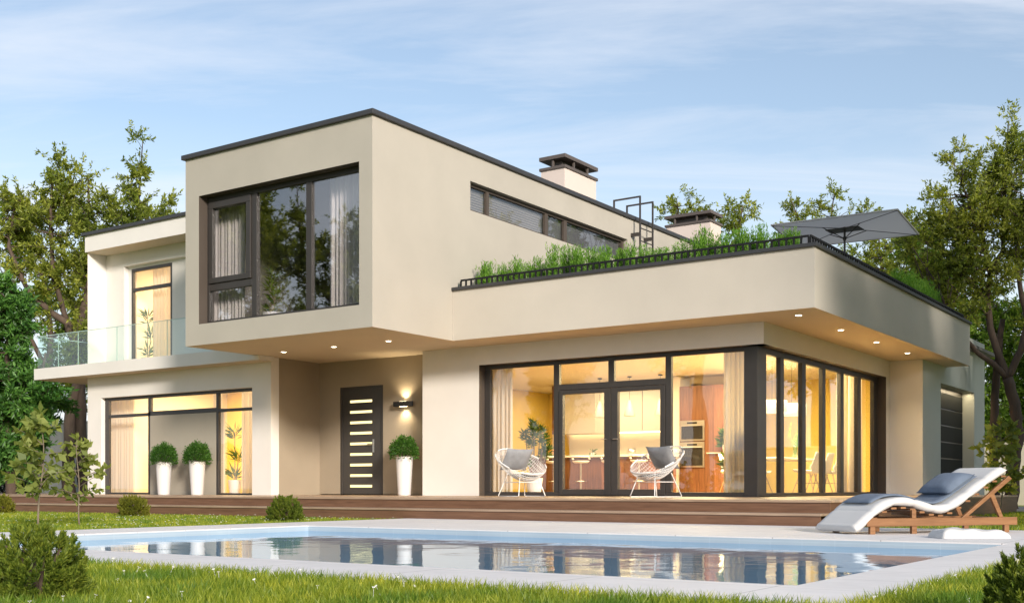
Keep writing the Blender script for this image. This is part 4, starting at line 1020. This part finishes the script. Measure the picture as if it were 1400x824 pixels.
# left: twin-trunk olive-like tree
P, B = measured(100, 33)
TG = 'trees around the house'
make_tree('tree', 'tall twin-trunked tree with small olive leaves left of the house', 'tree', spot(100, 33),
    [[P(94,690,0,.20), P(93,620,0,.17), P(96,560,0,.16), P(107,515,.1,.15), P(102,470,.1,.14), P(92,440,0,.11), P(70,425,-.1,.09), P(45,400,-.3,.07), P(20,340,-.4,.05), P(25,290,-.3,.025)],
     [P(112,690,.2,.19), P(108,600,.2,.16), P(107,515,.15,.15)],
     [P(102,470,.1,.12), P(108,430,.2,.11), P(118,380,.3,.09), P(115,310,.3,.06), P(116,240,.3,.02)],
     [P(118,380,.3,.08), P(150,340,.5,.06), P(178,290,.6,.05), P(183,230,.6,.03), P(186,180,.6,.01)],
     [P(92,440,0,.08), P(78,380,-.3,.07), P(75,300,-.3,.05), P(78,235,-.3,.015)], [P(150,340,.5,.05), P(190,320,.5,.04), P(225,290,.5,.015)]],
    [B(85,330,60,60,24), B(50,310,45,38,12), B(75,262,22,30,7), B(112,270,28,28,7), B(42,282,22,14,4), B(78,228,8,14,2,ry=.3), B(115,238,7,16,2,ry=.3), B(150,310,42,45,15), B(184,240,9,36,5,ry=.3), B(186,195,6,12,1,ry=.2), B(180,282,15,18,4,ry=.5),
     B(200,300,26,24,7), B(222,284,14,10,2,ry=.3), B(120,400,42,60,17), B(60,390,50,45,12), B(10,320,25,40,8), B(130,460,30,40,8), B(18,268,12,10,2,ry=.3)],
    'leaf_olive', .115, 11, twigs=11, lpt=20, twig_len=.52, group=TG)
# left: dark broad-leaved tree close to the fence
P, B = measured(15, 29)
make_tree('tree', 'dense dark green broadleaf tree at the left edge by the grey fence', 'tree', spot(15, 29),
    [[P(15,690,0,.14), P(12,600,0,.12), P(10,500,0,.09), P(15,420,0,.05)], [P(12,600,0,.08), P(50,540,.1,.05), P(60,480,.1,.03)], [P(10,560,0,.08), P(-30,500,0,.06)]],
    [B(0,425,42,44,26), B(25,540,56,50,34), B(-15,520,50,70,24), B(22,610,30,30,13), B(52,560,16,26,6), B(0,620,40,35,12)],
    'leaf_dark', .15, 12, leaf_w=.30, twigs=11, lpt=24, twig_len=.42, group=TG, up=.1)
# trees behind
P, B = measured(60, 46)
make_tree('tree', 'leafy background tree behind the twin-trunked tree at the left', 'tree', spot(60, 46),
    [[P(60,690,0,.22), P(62,560,0,.18), P(70,460,0,.12), P(60,380,0,.05)], [P(70,460,0,.1), P(120,420,.2,.06)], [P(62,500,0,.1), P(10,400,0,.06)]],
    [B(80,430,50,45,16), B(30,390,50,55,18), B(120,480,40,60,15), B(5,320,35,45,12), B(75,520,50,40,12), B(140,400,35,50,13)],
    'leaf_bright', .17, 13, twigs=9, lpt=13, twig_len=.6, group=TG)
P, B = measured(165, 44)
make_tree('tree', 'background tree showing above the left wing roof', 'tree', spot(165, 44),
    [[P(165,690,0,.2), P(163,480,0,.16), P(168,380,0,.1), P(170,310,0,.03)], [P(163,430,0,.1), P(210,350,0,.05)]],
    [B(165,345,42,45,18), B(215,318,28,22,8), B(125,420,40,60,16), B(120,520,36,60,14), B(240,310,16,12,3), B(150,480,30,70,10)],
    'leaf_olive', .16, 14, twigs=9, lpt=14, twig_len=.6, group=TG)
P, B = measured(22, 31)
make_tree('shrub', 'low silvery grey shrub at the left end of the deck', 'shrub', spot(22, 32.5),
    [[P(22,690,0,.04), P(22,650,0,.02)], [P(10,690,0,.03), P(-5,650,0,.02)], [P(35,690,0,.03), P(45,655,0,.02)]],
    [B(22,655,30,22,16), B(-8,650,25,28,10), B(45,665,16,12,6)], 'leaf_silver', .10, 15, leaf_w=.4, twigs=9, lpt=14, twig_len=.26, group='shrubs by the lawn')

# right: big tree behind the lounger
P, B = measured(1385, 26)
make_tree('tree', 'big tree with forked brown trunk and small leaves right of the garage', 'tree', spot(1385, 26),
    [[P(1383,700,0,.17), P(1385,640,0,.145), P(1391,590,0,.135), P(1388,550,0,.125), P(1377,515,0,.12)],
     [P(1377,515,0,.075), P(1355,494,-.05,.065), P(1335,482,-.1,.055), P(1312,460,-.2,.045), P(1285,425,-.3,.035)],
     [P(1377,515,0,.10), P(1366,482,.05,.085), P(1356,445,.1,.075), P(1352,405,.1,.07), P(1357,365,.1,.06), P(1342,310,.1,.06), P(1318,250,.1,.02)],
     [P(1357,365,.1,.06), P(1374,340,.1,.05), P(1378,270,.2,.04), P(1384,160,.2,.012)],
     [P(1377,515,0,.09), P(1393,478,-.1,.08), P(1402,440,-.1,.07), P(1390,400,-.2,.055), P(1384,350,-.2,.05), P(1400,280,-.2,.03)],
     [P(1402,440,-.1,.08), P(1420,380,0,.06), P(1430,280,0,.03)],
     [P(1374,690,.5,.11), P(1371,600,.5,.10), P(1374,520,.5,.09), P(1384,430,.5,.06)]],
    [B(1335,300,50,48,26), B(1385,290,45,60,30), B(1300,330,42,38,16), B(1430,290,40,80,24), B(1290,380,42,30,14), B(1335,375,48,30,16), B(1255,345,28,28,8), B(1395,365,30,25,8), B(1310,425,28,22,7),
     B(1380,205,12,40,6,ry=.3), B(1384,168,5,12,1,ry=.15), B(1312,232,16,24,5,ry=.4), B(1340,235,20,30,6,ry=.4), B(1285,278,22,16,4,ry=.5), B(1402,220,14,32,5,ry=.3), B(1362,228,12,20,3,ry=.3), B(1260,310,14,12,2,ry=.4), B(1425,430,25,35,8), B(1270,405,30,20,6)],
    'leaf_right', .085, 21, twigs=11, lpt=19, twig_len=.42, group=TG)
P, B = measured(1372, 41)
make_tree('tree', 'bright green leafy tree behind the big forked tree at the right', 'tree', spot(1372, 41),
    [[P(1372,690,0,.16), P(1375,600,0,.14), P(1372,520,0,.1), P(1365,440,0,.05)], [P(1375,580,0,.08), P(1420,520,0,.05)]],
    [B(1365,560,34,45,20), B(1405,540,34,60,20), B(1375,470,45,40,20), B(1420,450,35,45,14), B(1335,450,35,38,12), B(1330,390,40,30,10), B(1380,600,30,18,8), B(1348,510,22,40,14), B(1392,510,26,40,16), B(1365,430,30,26,12), B(1410,590,26,30,10), B(1352,585,18,26,8)],
    'leaf_bright', .16, 22, twigs=9, lpt=15, twig_len=.55, group=TG)
P, B = measured(960, 48)
make_tree('tree', 'tree top showing behind the rear chimney and the terrace plants', 'tree', spot(960, 48),
    [[P(960,690,0,.25), P(962,480,0,.2), P(965,380,0,.12), P(975,300,0,.03)], [P(965,380,0,.1), P(930,320,0,.06), P(925,270,0,.015)], [P(965,380,0,.08), P(1010,320,0,.05), P(1015,280,0,.015)]],
    [B(938,288,30,18,8), B(1000,300,32,20,10), B(970,335,60,35,14), B(1018,285,12,12,2,ry=.4), B(920,280,8,10,2,ry=.4)], 'leaf_olive', .14, 31, twigs=9, lpt=14, twig_len=.55, group=TG)
P, B = measured(1110, 46)
make_tree('tree', 'tree top rising behind the grey parasol', 'tree', spot(1110, 46),
    [[P(1110,690,0,.25), P(1108,480,0,.2), P(1105,380,0,.12), P(1100,310,0,.05)], [P(1105,380,0,.1), P(1135,310,0,.05), P(1141,258,0,.012)], [P(1100,320,0,.05), P(1080,268,0,.012)]],
    [B(1090,302,24,18,7), B(1124,292,18,16,5), B(1138,264,7,10,2,ry=.3), B(1080,280,8,14,2,ry=.3), B(1110,345,60,40,14), B(1165,292,8,8,1,ry=.3)], 'leaf_olive', .13, 32, twigs=9, lpt=14, twig_len=.5, group=TG)
P, B = measured(1215, 42)
make_tree('tree', 'rounded tree behind the right end of the terrace below the parasol', 'tree', spot(1215, 42),
    [[P(1215,690,0,.22), P(1212,500,0,.18), P(1210,420,0,.12), P(1205,350,0,.05)], [P(1210,420,0,.1), P(1260,360,0,.05)]],
    [B(1190,360,45,38,22), B(1245,350,40,36,20), B(1215,395,60,30,18), B(1190,292,9,8,2,ry=.4), B(1228,300,12,12,2,ry=.4), B(1290,400,34,30,10)], 'leaf_right', .13, 33, twigs=9, lpt=15, twig_len=.5, group=TG)
P, B = measured(1262, 38)
make_tree('tree', 'yellow-green tree between the parasol and the big right-hand tree', 'tree', spot(1262, 38),
    [[P(1262,690,0,.16), P(1262,520,0,.14), P(1265,420,0,.08), P(1262,350,0,.03)]],
    [B(1258,335,30,26,12), B(1278,370,34,26,12), B(1300,440,36,34,12)], 'leaf_bright', .13, 34, twigs=9, lpt=14, twig_len=.45, group=TG)

# --- young trees
def sapling(loc, h, seed, label, lean=0.0, n_br=16, wide=.26, leaf=.095, lm='leaf_sap'):
    rng = np.random.default_rng(seed); t = thing('young_tree', label, 'young tree', loc, TH, 'young trees in the garden')
    sb = MB(); trunk = [Vector((lean * math.sin(z * 2.3) * .05 + .02 * math.sin(z * 7 + seed), .01 * math.cos(z * 5), z * h)) for z in np.linspace(0, 1, 12)]
    sb.tube(trunk, list(np.linspace(.013, .003, 12) * (h / 1.3) ** .5), 7)
    Pn = []; Dn = []
    for k in range(n_br):
        z = .30 + .68 * (k + rng.random()) / n_br; b = trunk[min(11, int(z * 11))]; a = rng.uniform(0, 2 * PI)
        ln = wide * (1.15 - abs(z - .48) * 1.35) * rng.uniform(.6, 1.2); tip = b + Vector((math.cos(a) * ln, math.sin(a) * ln, ln * rng.uniform(.1, .7)))
        sb.tube([b, (b + tip) / 2 + Vector((0, 0, .015)), tip], [.005, .004, .002], 5)
        for _ in range(15):
            q = b.lerp(tip, rng.uniform(.2, 1.0)); Pn.append(tuple(q)); d = rng.normal(size=3) * .8 + np.array(((tip - b) / ln)) * .5; d[2] -= .25; Dn.append(d)
    for _ in range(8): Pn.append(tuple(trunk[-1])); Dn.append(rng.normal(size=3) + np.array((0, 0, .6)))
    Pn = np.array(Pn); Dn = np.array(Dn); L = leaf * rng.uniform(.6, 1.25, len(Pn))
    V, F = leaf_quads(Pn, Dn, L, L * .62, rng, .06)
    build('trunk', sb, M['bark_pale'], t, world=False, smooth=True)
    me = mesh_np('crown', V, F); me.materials.append(M[lm]); link(bpy.data.objects.new('crown', me), t); return t
sapling((-12.08, 7.81, G - .03), 1.36, 41, 'young tree with pale yellow-green leaves on the lawn, the taller one at the left', 1.0, 26, .34, .125)
sapling((-12.62, 8.75, G - .03), 1.10, 42, 'young tree on the lawn, the shorter one nearer the house wall', -.8, 20, .30, .105)
sapling((-3.62, 18.2, G - .03), 1.45, 43, 'young leafy tree growing behind the head of the sun lounger', .6, 28, .38, .14)

# --- globe pines
def pine_mesh(seed, shoots, needles, nl, nw):
    """dome of short upright bottlebrush shoots"""
    rng = np.random.default_rng(seed); u = rand_unit(rng, shoots); u[:, 2] = np.abs(u[:, 2]) * 1.18 - .18; u /= np.linalg.norm(u, axis=1, keepdims=True)
    lump = 1 + .07 * np.sin(u[:, 0] * 6 + seed) * np.cos(u[:, 1] * 5) + .05 * rng.normal(size=shoots)
    rad = np.where(rng.random(shoots) < .72, rng.uniform(.86, 1.0, shoots), rng.uniform(.45, .86, shoots)) * lump
    c = u * rad[:, None] * np.array((.5, .5, .60)); c[:, 2] += .02
    ax = u * .8 + np.array((0, 0, .55)) + rng.normal(size=(shoots, 3)) * .16; ax /= np.linalg.norm(ax, axis=1, keepdims=True)
    ln = rng.uniform(.09, .16, shoots)
    k = np.repeat(np.arange(shoots), needles); t = rng.uniform(0, 1, len(k)) ** .8
    rd = rng.normal(size=(len(k), 3)); rd -= ax[k] * np.sum(rd * ax[k], axis=1, keepdims=True); rd /= np.linalg.norm(rd, axis=1, keepdims=True)
    Pn = c[k] + ax[k] * (ln[k] * (t - .35))[:, None]; D = ax[k] * .85 + rd * (.95 - .55 * t)[:, None]
    L = nl * rng.uniform(.75, 1.15, len(k)) * (1.1 - .45 * t); return leaf_quads(Pn, D, L, nw, rng)
PV, PF = pine_mesh(5, 440, 78, .066, .0115)
pm = mesh_np('foliage', PV, PF); pm.materials.append(M['needle'])
PV2, PF2 = pine_mesh(6, 400, 64, .066, .013); pm2 = mesh_np('foliage', PV2, PF2); pm2.materials.append(M['needle_gold'])
def globe(loc, w, h, me, label, seed):
    t = thing('pine_shrub', label, 'shrub', loc, seed * 1.3, 'globe pine shrubs on the lawn')
    o = link(bpy.data.objects.new('foliage', me), t); o.scale = (w / 1.18, w / 1.18, h / .80)
    mb = MB()
    for k in range(9):
        a = k * 2.4; r = .30 * w * (.4 + .6 * ((k * 7) % 5) / 5); mb.tube([(0, 0, -.02), (r * .5 * math.cos(a), r * .5 * math.sin(a), h * .28), (r * math.cos(a), r * math.sin(a), h * .62)], [.012 * w / .5, .008 * w / .5, .004], 5)
    build('stems', mb, M['bark'], t, world=False)
globe((-19.9, 12.1, G - .03), .58, .44, pm2, 'golden green globe pine on the lawn at the far left', 1)
globe((-15.95, 12.05, G - .03), .60, .44, pm2, 'round globe pine on the lawn in front of the left wing window', 2)
globe((-11.92, 11.6, G - .03), .60, .44, pm, 'round globe pine on the lawn at the corner of the pool paving', 3)
globe((-4.40, 2.84, G - .03), .51, .39, pm, 'dark globe pine close in the left foreground grass', 4)
globe((-.70, 4.16, G - .03), .42, .335, pm, 'dark globe pine close in the right foreground grass', 5)

# --- feathery plants behind the terrace railing
def fern_mesh(seed, n_st, h):
    rng = np.random.default_rng(seed); Pn = []; D = []
    for _ in range(n_st):
        a = rng.uniform(0, 2 * PI); r0 = rng.uniform(0, .10); b = np.array((r0 * math.cos(a), r0 * math.sin(a), 0)); tip = b + np.array((rng.normal() * .05, rng.normal() * .05, h * rng.uniform(.6, 1.05)))
        m = 46; t = rng.uniform(.08, 1, m)[:, None]; p = b + (tip - b) * t; p[:, :2] += rng.normal(size=(m, 2)) * .012
        Pn.append(p); D.append(rng.normal(size=(m, 3)) * .42 + np.array((0, 0, 1.0)))
    Pn = np.concatenate(Pn); D = np.concatenate(D); L = .07 * rng.uniform(.5, 1.2, len(Pn))
    return leaf_quads(Pn, D, L, .013, rng)
ferns = []
for s_ in range(5):
    V, F = fern_mesh(50 + s_, 46, .75); me = mesh_np('feathery_plant', V, F); me.materials.append(M['fern']); ferns.append(me)
rr = random.Random(3)
TOPS = [(-12.3, 4.30), (-11.8, 4.25), (-11.3, 4.28), (-10.85, 4.22), (-10.5, 4.48), (-10.1, 4.40), (-9.6, 4.26), (-9.2, 4.36), (-8.8, 4.22), (-8.4, 4.24), (-8.1, 4.36), (-7.75, 4.28), (-7.45, 4.22), (-7.1, 4.26), (-6.8, 4.22), (-6.5, 4.26), (-6.25, 4.18)]
k = 0
for i in range(44):
    x = -12.22 + i * .1385 + rr.uniform(-.05, .05)
    top = np.interp(x, [t[0] for t in TOPS], [t[1] for t in TOPS]) + rr.uniform(-.10, .07) - .07
    o = link(bpy.data.objects.new('feathery_plant', ferns[i % 5])); o.location = (x, 16.86 + rr.uniform(-.10, .22), 3.45); s_ = (top - 3.45) / .75
    o.scale = (.8 + .3 * rr.random(), .8 + .3 * rr.random(), s_); o.rotation_euler.z = rr.uniform(0, 6.28)
    tag(o, 'feathery bright green plant growing behind the front terrace railing', 'plant', 'feathery plants along the front railing')
for i in range(26):
    y = 22.6 + i * .125 + rr.uniform(-.05, .05)
    o = link(bpy.data.objects.new('feathery_plant', ferns[i % 5])); o.location = (-6.33 + rr.uniform(-.18, .08), y, 3.45); s_ = (4.36 + rr.uniform(-.12, .12) - 3.45) / .75
    o.scale = (.85, .85, s_); o.rotation_euler.z = rr.uniform(0, 6.28)
    tag(o, 'feathery bright green plant behind the side railing near the garage', 'plant', 'feathery plants along the side railing')

# --- grass
def grass(name, label, pts, h0, h1, w, seed, m='grass', lean=.45):
    rng = np.random.default_rng(seed); n = len(pts); h = rng.uniform(h0, h1, n); a = rng.uniform(0, 2 * PI, n); b = rng.uniform(0, 2 * PI, n)
    sx, sy = np.cos(a) * w / 2, np.sin(a) * w / 2; l = h * lean * rng.uniform(.2, 1.2, n); lx, ly = np.cos(b) * l, np.sin(b) * l
    z0 = np.full(n, G - .032); X, Y = pts[:, 0], pts[:, 1]
    V = np.stack([np.stack([X - sx, Y - sy, z0], 1), np.stack([X + sx, Y + sy, z0], 1),
                  np.stack([X + sx * .7 + lx * .35, Y + sy * .7 + ly * .35, z0 + h * .6], 1), np.stack([X - sx * .7 + lx * .35, Y - sy * .7 + ly * .35, z0 + h * .6], 1),
                  np.stack([X + lx, Y + ly, z0 + h], 1)], 1).reshape(-1, 3)
    i = np.arange(n)[:, None] * 5
    F = np.concatenate([i + np.array([[0, 1, 2]]), i + np.array([[0, 2, 3]]), i + np.array([[3, 2, 4]])], 1).reshape(-1, 3)
    me = mesh_np(name, V, F); me.materials.append(M[m]); return tag(link(bpy.data.objects.new(name, me)), label, 'grass', kind='stuff')
rng = np.random.default_rng(77)
cth, sth = math.cos(TH), math.sin(TH)
def in_view(n, f0, f1, cond, spread=.50, power=1.0):
    f = f0 + (f1 - f0) * rng.random(n) ** power; r = (rng.random(n) * 2 - 1) * spread * f
    p = np.stack([cth * r - sth * f, sth * r + cth * f], 1); return p[cond(p)]
def clear(p): return ~((p[:, 0] > SUR[0] + .0) & (p[:, 0] < SUR[1]) & (p[:, 1] > SUR[2]) & (p[:, 1] < SUR[3])) & (p[:, 1] < 13.0)
near = in_view(150000, 3.0, 8.4, lambda p: clear(p) & (p[:, 1] < 7.5) & (p[:, 0] > -9.5), .56)
grass('grass', 'tall fresh grass along the near edge of the pool paving', near, .035, .085, .006, 1, lean=.55)
far = in_view(380000, 8, 27, lambda p: clear(p) & (p[:, 0] < SUR[0]), .66, 1.0)
grass('grass', 'sunlit lawn grass between the pool paving and the deck', far, .025, .055, .011, 2)
right = in_view(60000, 9, 24, lambda p: (p[:, 0] > -1.44) & (p[:, 1] < 30) | (p[:, 1] > 13.05) & (p[:, 0] > -4.5) & (p[:, 1] < 30), .52)
grass('grass', 'lawn grass behind the sun lounger at the right', right, .03, .06, .011, 3)
# daisies: the near ones single, the far ones a sprinkle
def daisy_mesh():
    m = MB(); vs = [(0, 0, 1.0)]
    for k in range(16):
        a = k * PI / 8; r = .012 if k % 2 == 0 else .008; vs.append((r * math.cos(a), r * math.sin(a), 1.0 + .004 * (k % 2 == 0)))
    m.add(vs, [(0, 1 + k, 1 + (k + 1) % 16) for k in range(16)])
    return m
dm = None
pts = in_view(900, 4.2, 7.8, lambda p: clear(p) & (p[:, 1] < 6) & (p[:, 0] > -8))
pts = pts[:40]
for i, (x, y) in enumerate(pts):
    h = rr.uniform(.045, .075)
    if dm is None:
        mb = daisy_mesh(); mb.v = [(a, b, (c - 1.0)) for a, b, c in mb.v]; mb.tube([(0, 0, -.085), (0, 0, -.002)], .0012, 4)
        dm = build('daisy', mb, M['daisy']); o = dm
    else: o = dm.copy(); COL.objects.link(o)
    o.location = (x, y, G - .03 + h); o.rotation_euler = (rr.uniform(-.7, .7), rr.uniform(-.7, .7), rr.uniform(0, 6)); s_ = rr.uniform(.5, .85); o.scale = (s_, s_, 1)
    tag(o, 'small white daisy in the grass before the near pool edge', 'daisy', 'white daisies in the near grass')
fp = in_view(6000, 9, 20, lambda p: clear(p) & (p[:, 0] < SUR[0] - .1))[:300]
mb = MB(); base = daisy_mesh().v
for x, y in fp:
    h = rr.uniform(.035, .055); s_ = rr.uniform(.6, 1.0); mb.add([(x + a * s_, y + b * s_, G - .03 + h + (c - 1) * s_ + a * rr.uniform(-.5, .5)) for a, b, c in base], [(0, 1 + k, 1 + (k + 1) % 16) for k in range(16)])
tag(build('far_daisies', mb, M['daisy']), 'tiny white flowers sprinkled over the far lawn', 'flowers', kind='stuff')

# --- boundary walls
fw = thing('garden_wall', 'grey panelled garden wall behind the trunks at the left', 'garden wall', (-34, 24.2, G))
for i in range(12):
    mb = MB(); x = -60 + i * 3.0; mb.box(x + .01, x + 2.99, 24.2, 24.32, G - .05, 2.42); build('panel', mb, M['fence_grey'], fw, bevel=.006)
mb = MB(); mb.box(-60, -24.01, 24.17, 24.35, 2.421, 2.47); build('cap', mb, M['fence_grey'], fw)
gw = thing('garden_wall', 'low cream rendered garden wall behind the big tree at the right', 'garden wall', (0, 34.5, G))
mb = MB(); mb.box(-9, 24, 34.5, 34.7, G - .05, 1.38); build('wall', mb, M['fence_cream'], gw, bevel=.006)
mb = MB(); mb.box(-9.03, 24.03, 34.46, 34.74, 1.381, 1.44); build('cap', mb, M['fence_cream'], gw)

# --- trees of the same garden outside the frame, seen in the panes and shading the terrace side
src = [o for o in COL.objects if o.type == 'EMPTY' and o.name.startswith('tree')]
for (x, y, k, rz, sc_) in ((-23.7, 7.2, 0, 1.0, .92), (-20.4, 6.4, 0, 2.2, .78), (-28, 1, 0, 2.5, .7), (-22.5, -1.5, 4, .3, .8), (-17.5, -2.5, 0, 3.0, 1.1), (-14.5, -9, 3, 2.0, 1.0), (-30, -12, 2, 4.0, .8),
        (3.0, 12.9, 1, 2.0, 1.4), (2.4, 15.6, 1, 4.4, 1.8), (3.4, 20.0, 1, 1.0, 1.8), (2.5, 24.8, 1, 2.0, 1.8), (-.6, 39, 2, .6, 1.05), (2.6, 38, 3, 1.6, .9), (5.5, 41, 2, 3.6, 1.1), (9.5, 42, 3, 1.1, 1.1), (1.5, 46, 2, 5.0, 1.2)):
    dup(src[k], (x, y, G - .03), rz, 'garden tree standing on the lawn beyond the frame', 'garden trees outside the frame', (sc_,) * 3)

# ================================================================== LIGHT, SKY, CAMERA
SUN_EL = math.radians(18); to_sun = Vector((.85, -.53, 0)).normalized(); to_sun = Vector((to_sun.x * math.cos(SUN_EL), to_sun.y * math.cos(SUN_EL), math.sin(SUN_EL)))
sl_ = bpy.data.lights.new('sun', 'SUN'); sl_.energy = 2.7; sl_.angle = math.radians(9.0); sl_.color = (1.0, .91, .80)
so_ = bpy.data.objects.new('sun', sl_); so_.rotation_euler = to_sun.to_track_quat('Z', 'Y').to_euler(); COL.objects.link(so_)
def area(name, loc, sx, sy, power, col=(1.0, .79, .44), rot=(0, 0, 0)):
    l = bpy.data.lights.new(name, 'AREA'); l.shape = 'RECTANGLE'; l.size = sx; l.size_y = sy; l.energy = power; l.color = col
    o = bpy.data.objects.new(name, l); o.location = loc; o.rotation_euler = rot; COL.objects.link(o); return o
area('kitchen_ceiling_light', (-12.2, 21.5, 2.72), 5.0, 2.2, 170)
area('dining_ceiling_light', (-8.9, 21.5, 2.72), 2.6, 4.5, 540, (1.0, .79, .40))
area('kitchen_back_light', (-14.3, 25.2, 2.72), 3.6, .5, 45)
area('wing_ceiling_light', (-20.2, 18.4, 2.60), 4.5, 2.2, 215)
area('wing_upper_ceiling_light', (-21.0, 18.8, 5.54), 2.6, 1.6, 170)
def spotl(name, loc, power, ang=120):
    l = bpy.data.lights.new(name, 'SPOT'); l.energy = power; l.spot_size = math.radians(ang); l.spot_blend = .8; l.color = (1.0, .78, .48); l.shadow_soft_size = .04
    o = bpy.data.objects.new(name, l); o.location = loc; COL.objects.link(o)
for x, y in ((-16.26, 15.79), (-14.89, 15.75), (-13.48, 15.68), (-6.27, 16.92), (-6.27, 18.90), (-6.26, 20.85), (-6.26, 22.87)): spotl('downlight_beam', (x, y, 2.785), 28)
for z, r in ((1.90, PI), (1.76, 0)):
    l = bpy.data.lights.new('wall_lamp_beam', 'SPOT'); l.energy = 15; l.spot_size = math.radians(130); l.spot_blend = .9; l.color = (1.0, .80, .5); l.shadow_soft_size = .03
    o = bpy.data.objects.new('wall_lamp_beam', l); o.location = (-14.71, 17.565, z); o.rotation_euler = (r, 0, 0); COL.objects.link(o)
area('garage_strip_light', (-6.42, 27.2, 2.41), .1, 3.0, 9, (1.0, .80, .5))

w = bpy.data.worlds.new('World'); SC.world = w; w.use_nodes = True; nt = w.node_tree
for n in list(nt.nodes): nt.nodes.remove(n)
out = nt.nodes.new('ShaderNodeOutputWorld'); bg = nt.nodes.new('ShaderNodeBackground'); bg.inputs[1].default_value = 0.095
sky = nt.nodes.new('ShaderNodeTexSky'); sky.sky_type = 'NISHITA'; sky.sun_disc = False; sky.sun_elevation = SUN_EL
sky.sun_rotation = math.atan2(to_sun.x, to_sun.y); sky.air_density = 1.0; sky.dust_density = 0.6; sky.ozone_density = 1.0
tc = nt.nodes.new('ShaderNodeTexCoord'); sep = nt.nodes.new('ShaderNodeSeparateXYZ'); nt.links.new(tc.outputs['Generated'], sep.inputs[0])
zz = N(nt, 'ShaderNodeMath', _operation='ADD'); zz.inputs[1].default_value = .10; nt.links.new(sep.outputs[2], zz.inputs[0])
zm = N(nt, 'ShaderNodeMath', _operation='MAXIMUM'); zm.inputs[1].default_value = .06; nt.links.new(zz.outputs[0], zm.inputs[0])
cmb = nt.nodes.new('ShaderNodeCombineXYZ')
for ax in range(2):
    d = N(nt, 'ShaderNodeMath', _operation='DIVIDE'); nt.links.new(sep.outputs[ax], d.inputs[0]); nt.links.new(zm.outputs[0], d.inputs[1]); nt.links.new(d.outputs[0], cmb.inputs[ax])
mp0 = N(nt, 'ShaderNodeMapping'); mp0.inputs['Rotation'].default_value = (0, 0, -TH - .02); nt.links.new(cmb.outputs[0], mp0.inputs[0])
mp = N(nt, 'ShaderNodeMapping'); mp.inputs['Scale'].default_value = (.20, 1.1, 1); mp.inputs['Location'].default_value = (.7, .35, 0); nt.links.new(mp0.outputs[0], mp.inputs[0])
no = N(nt, 'ShaderNodeTexNoise', Scale=1.7, Detail=8.0, Roughness=.6, Distortion=.7); nt.links.new(mp.outputs[0], no.inputs['Vector'])
cr = ramp(nt, [(.44, (.14, .14, .14)), (.70, (.82, .82, .82))]); nt.links.new(no.outputs[0], cr.inputs[0])
hz = N(nt, 'ShaderNodeMapRange'); hz.inputs['From Min'].default_value = .02; hz.inputs['From Max'].default_value = .30; hz.inputs['To Min'].default_value = .95; hz.inputs['To Max'].default_value = 0.0
nt.links.new(sep.outputs[2], hz.inputs['Value'])
mxf = N(nt, 'ShaderNodeMath', _operation='MAXIMUM'); nt.links.new(cr.outputs[0], mxf.inputs[0]); nt.links.new(hz.outputs[0], mxf.inputs[1])
mx1 = N(nt, 'ShaderNodeMix', _data_type='RGBA'); nt.links.new(cr.outputs[0], mx1.inputs[0]); nt.links.new(sky.outputs[0], mx1.inputs[6]); mx1.inputs[7].default_value = (5.3, 5.5, 5.95, 1)
mx = N(nt, 'ShaderNodeMix', _data_type='RGBA'); nt.links.new(hz.outputs[0], mx.inputs[0]); nt.links.new(mx1.outputs[2], mx.inputs[6]); mx.inputs[7].default_value = (5.4, 5.6, 6.0, 1)
nt.links.new(mx.outputs[2], bg.inputs[0]); nt.links.new(bg.outputs[0], out.inputs[0])

cam = bpy.data.cameras.new('camera'); co = bpy.data.objects.new('camera', cam); COL.objects.link(co)
co.location = (0, 0, .1487); co.rotation_euler = (PI / 2, 0, TH)
cam.sensor_fit = 'HORIZONTAL'; cam.sensor_width = 36; cam.lens = 36 * 1554.16 / 1400; cam.shift_y = 254.44 / 1400; cam.clip_end = 3000; cam.clip_start = .05
SC.camera = co
SC.view_settings.view_transform = 'Standard'; SC.view_settings.look = 'None'; SC.view_settings.exposure = 0.92; SC.view_settings.gamma = 1.0
SC.render.engine = 'CYCLES'; SC.cycles.use_denoising = True; SC.cycles.max_bounces = 8; SC.cycles.transparent_max_bounces = 24; SC.cycles.diffuse_bounces = 3; SC.cycles.glossy_bounces = 4
SC.cycles.sample_clamp_indirect = 6.0; SC.cycles.caustics_reflective = False; SC.cycles.caustics_refractive = False
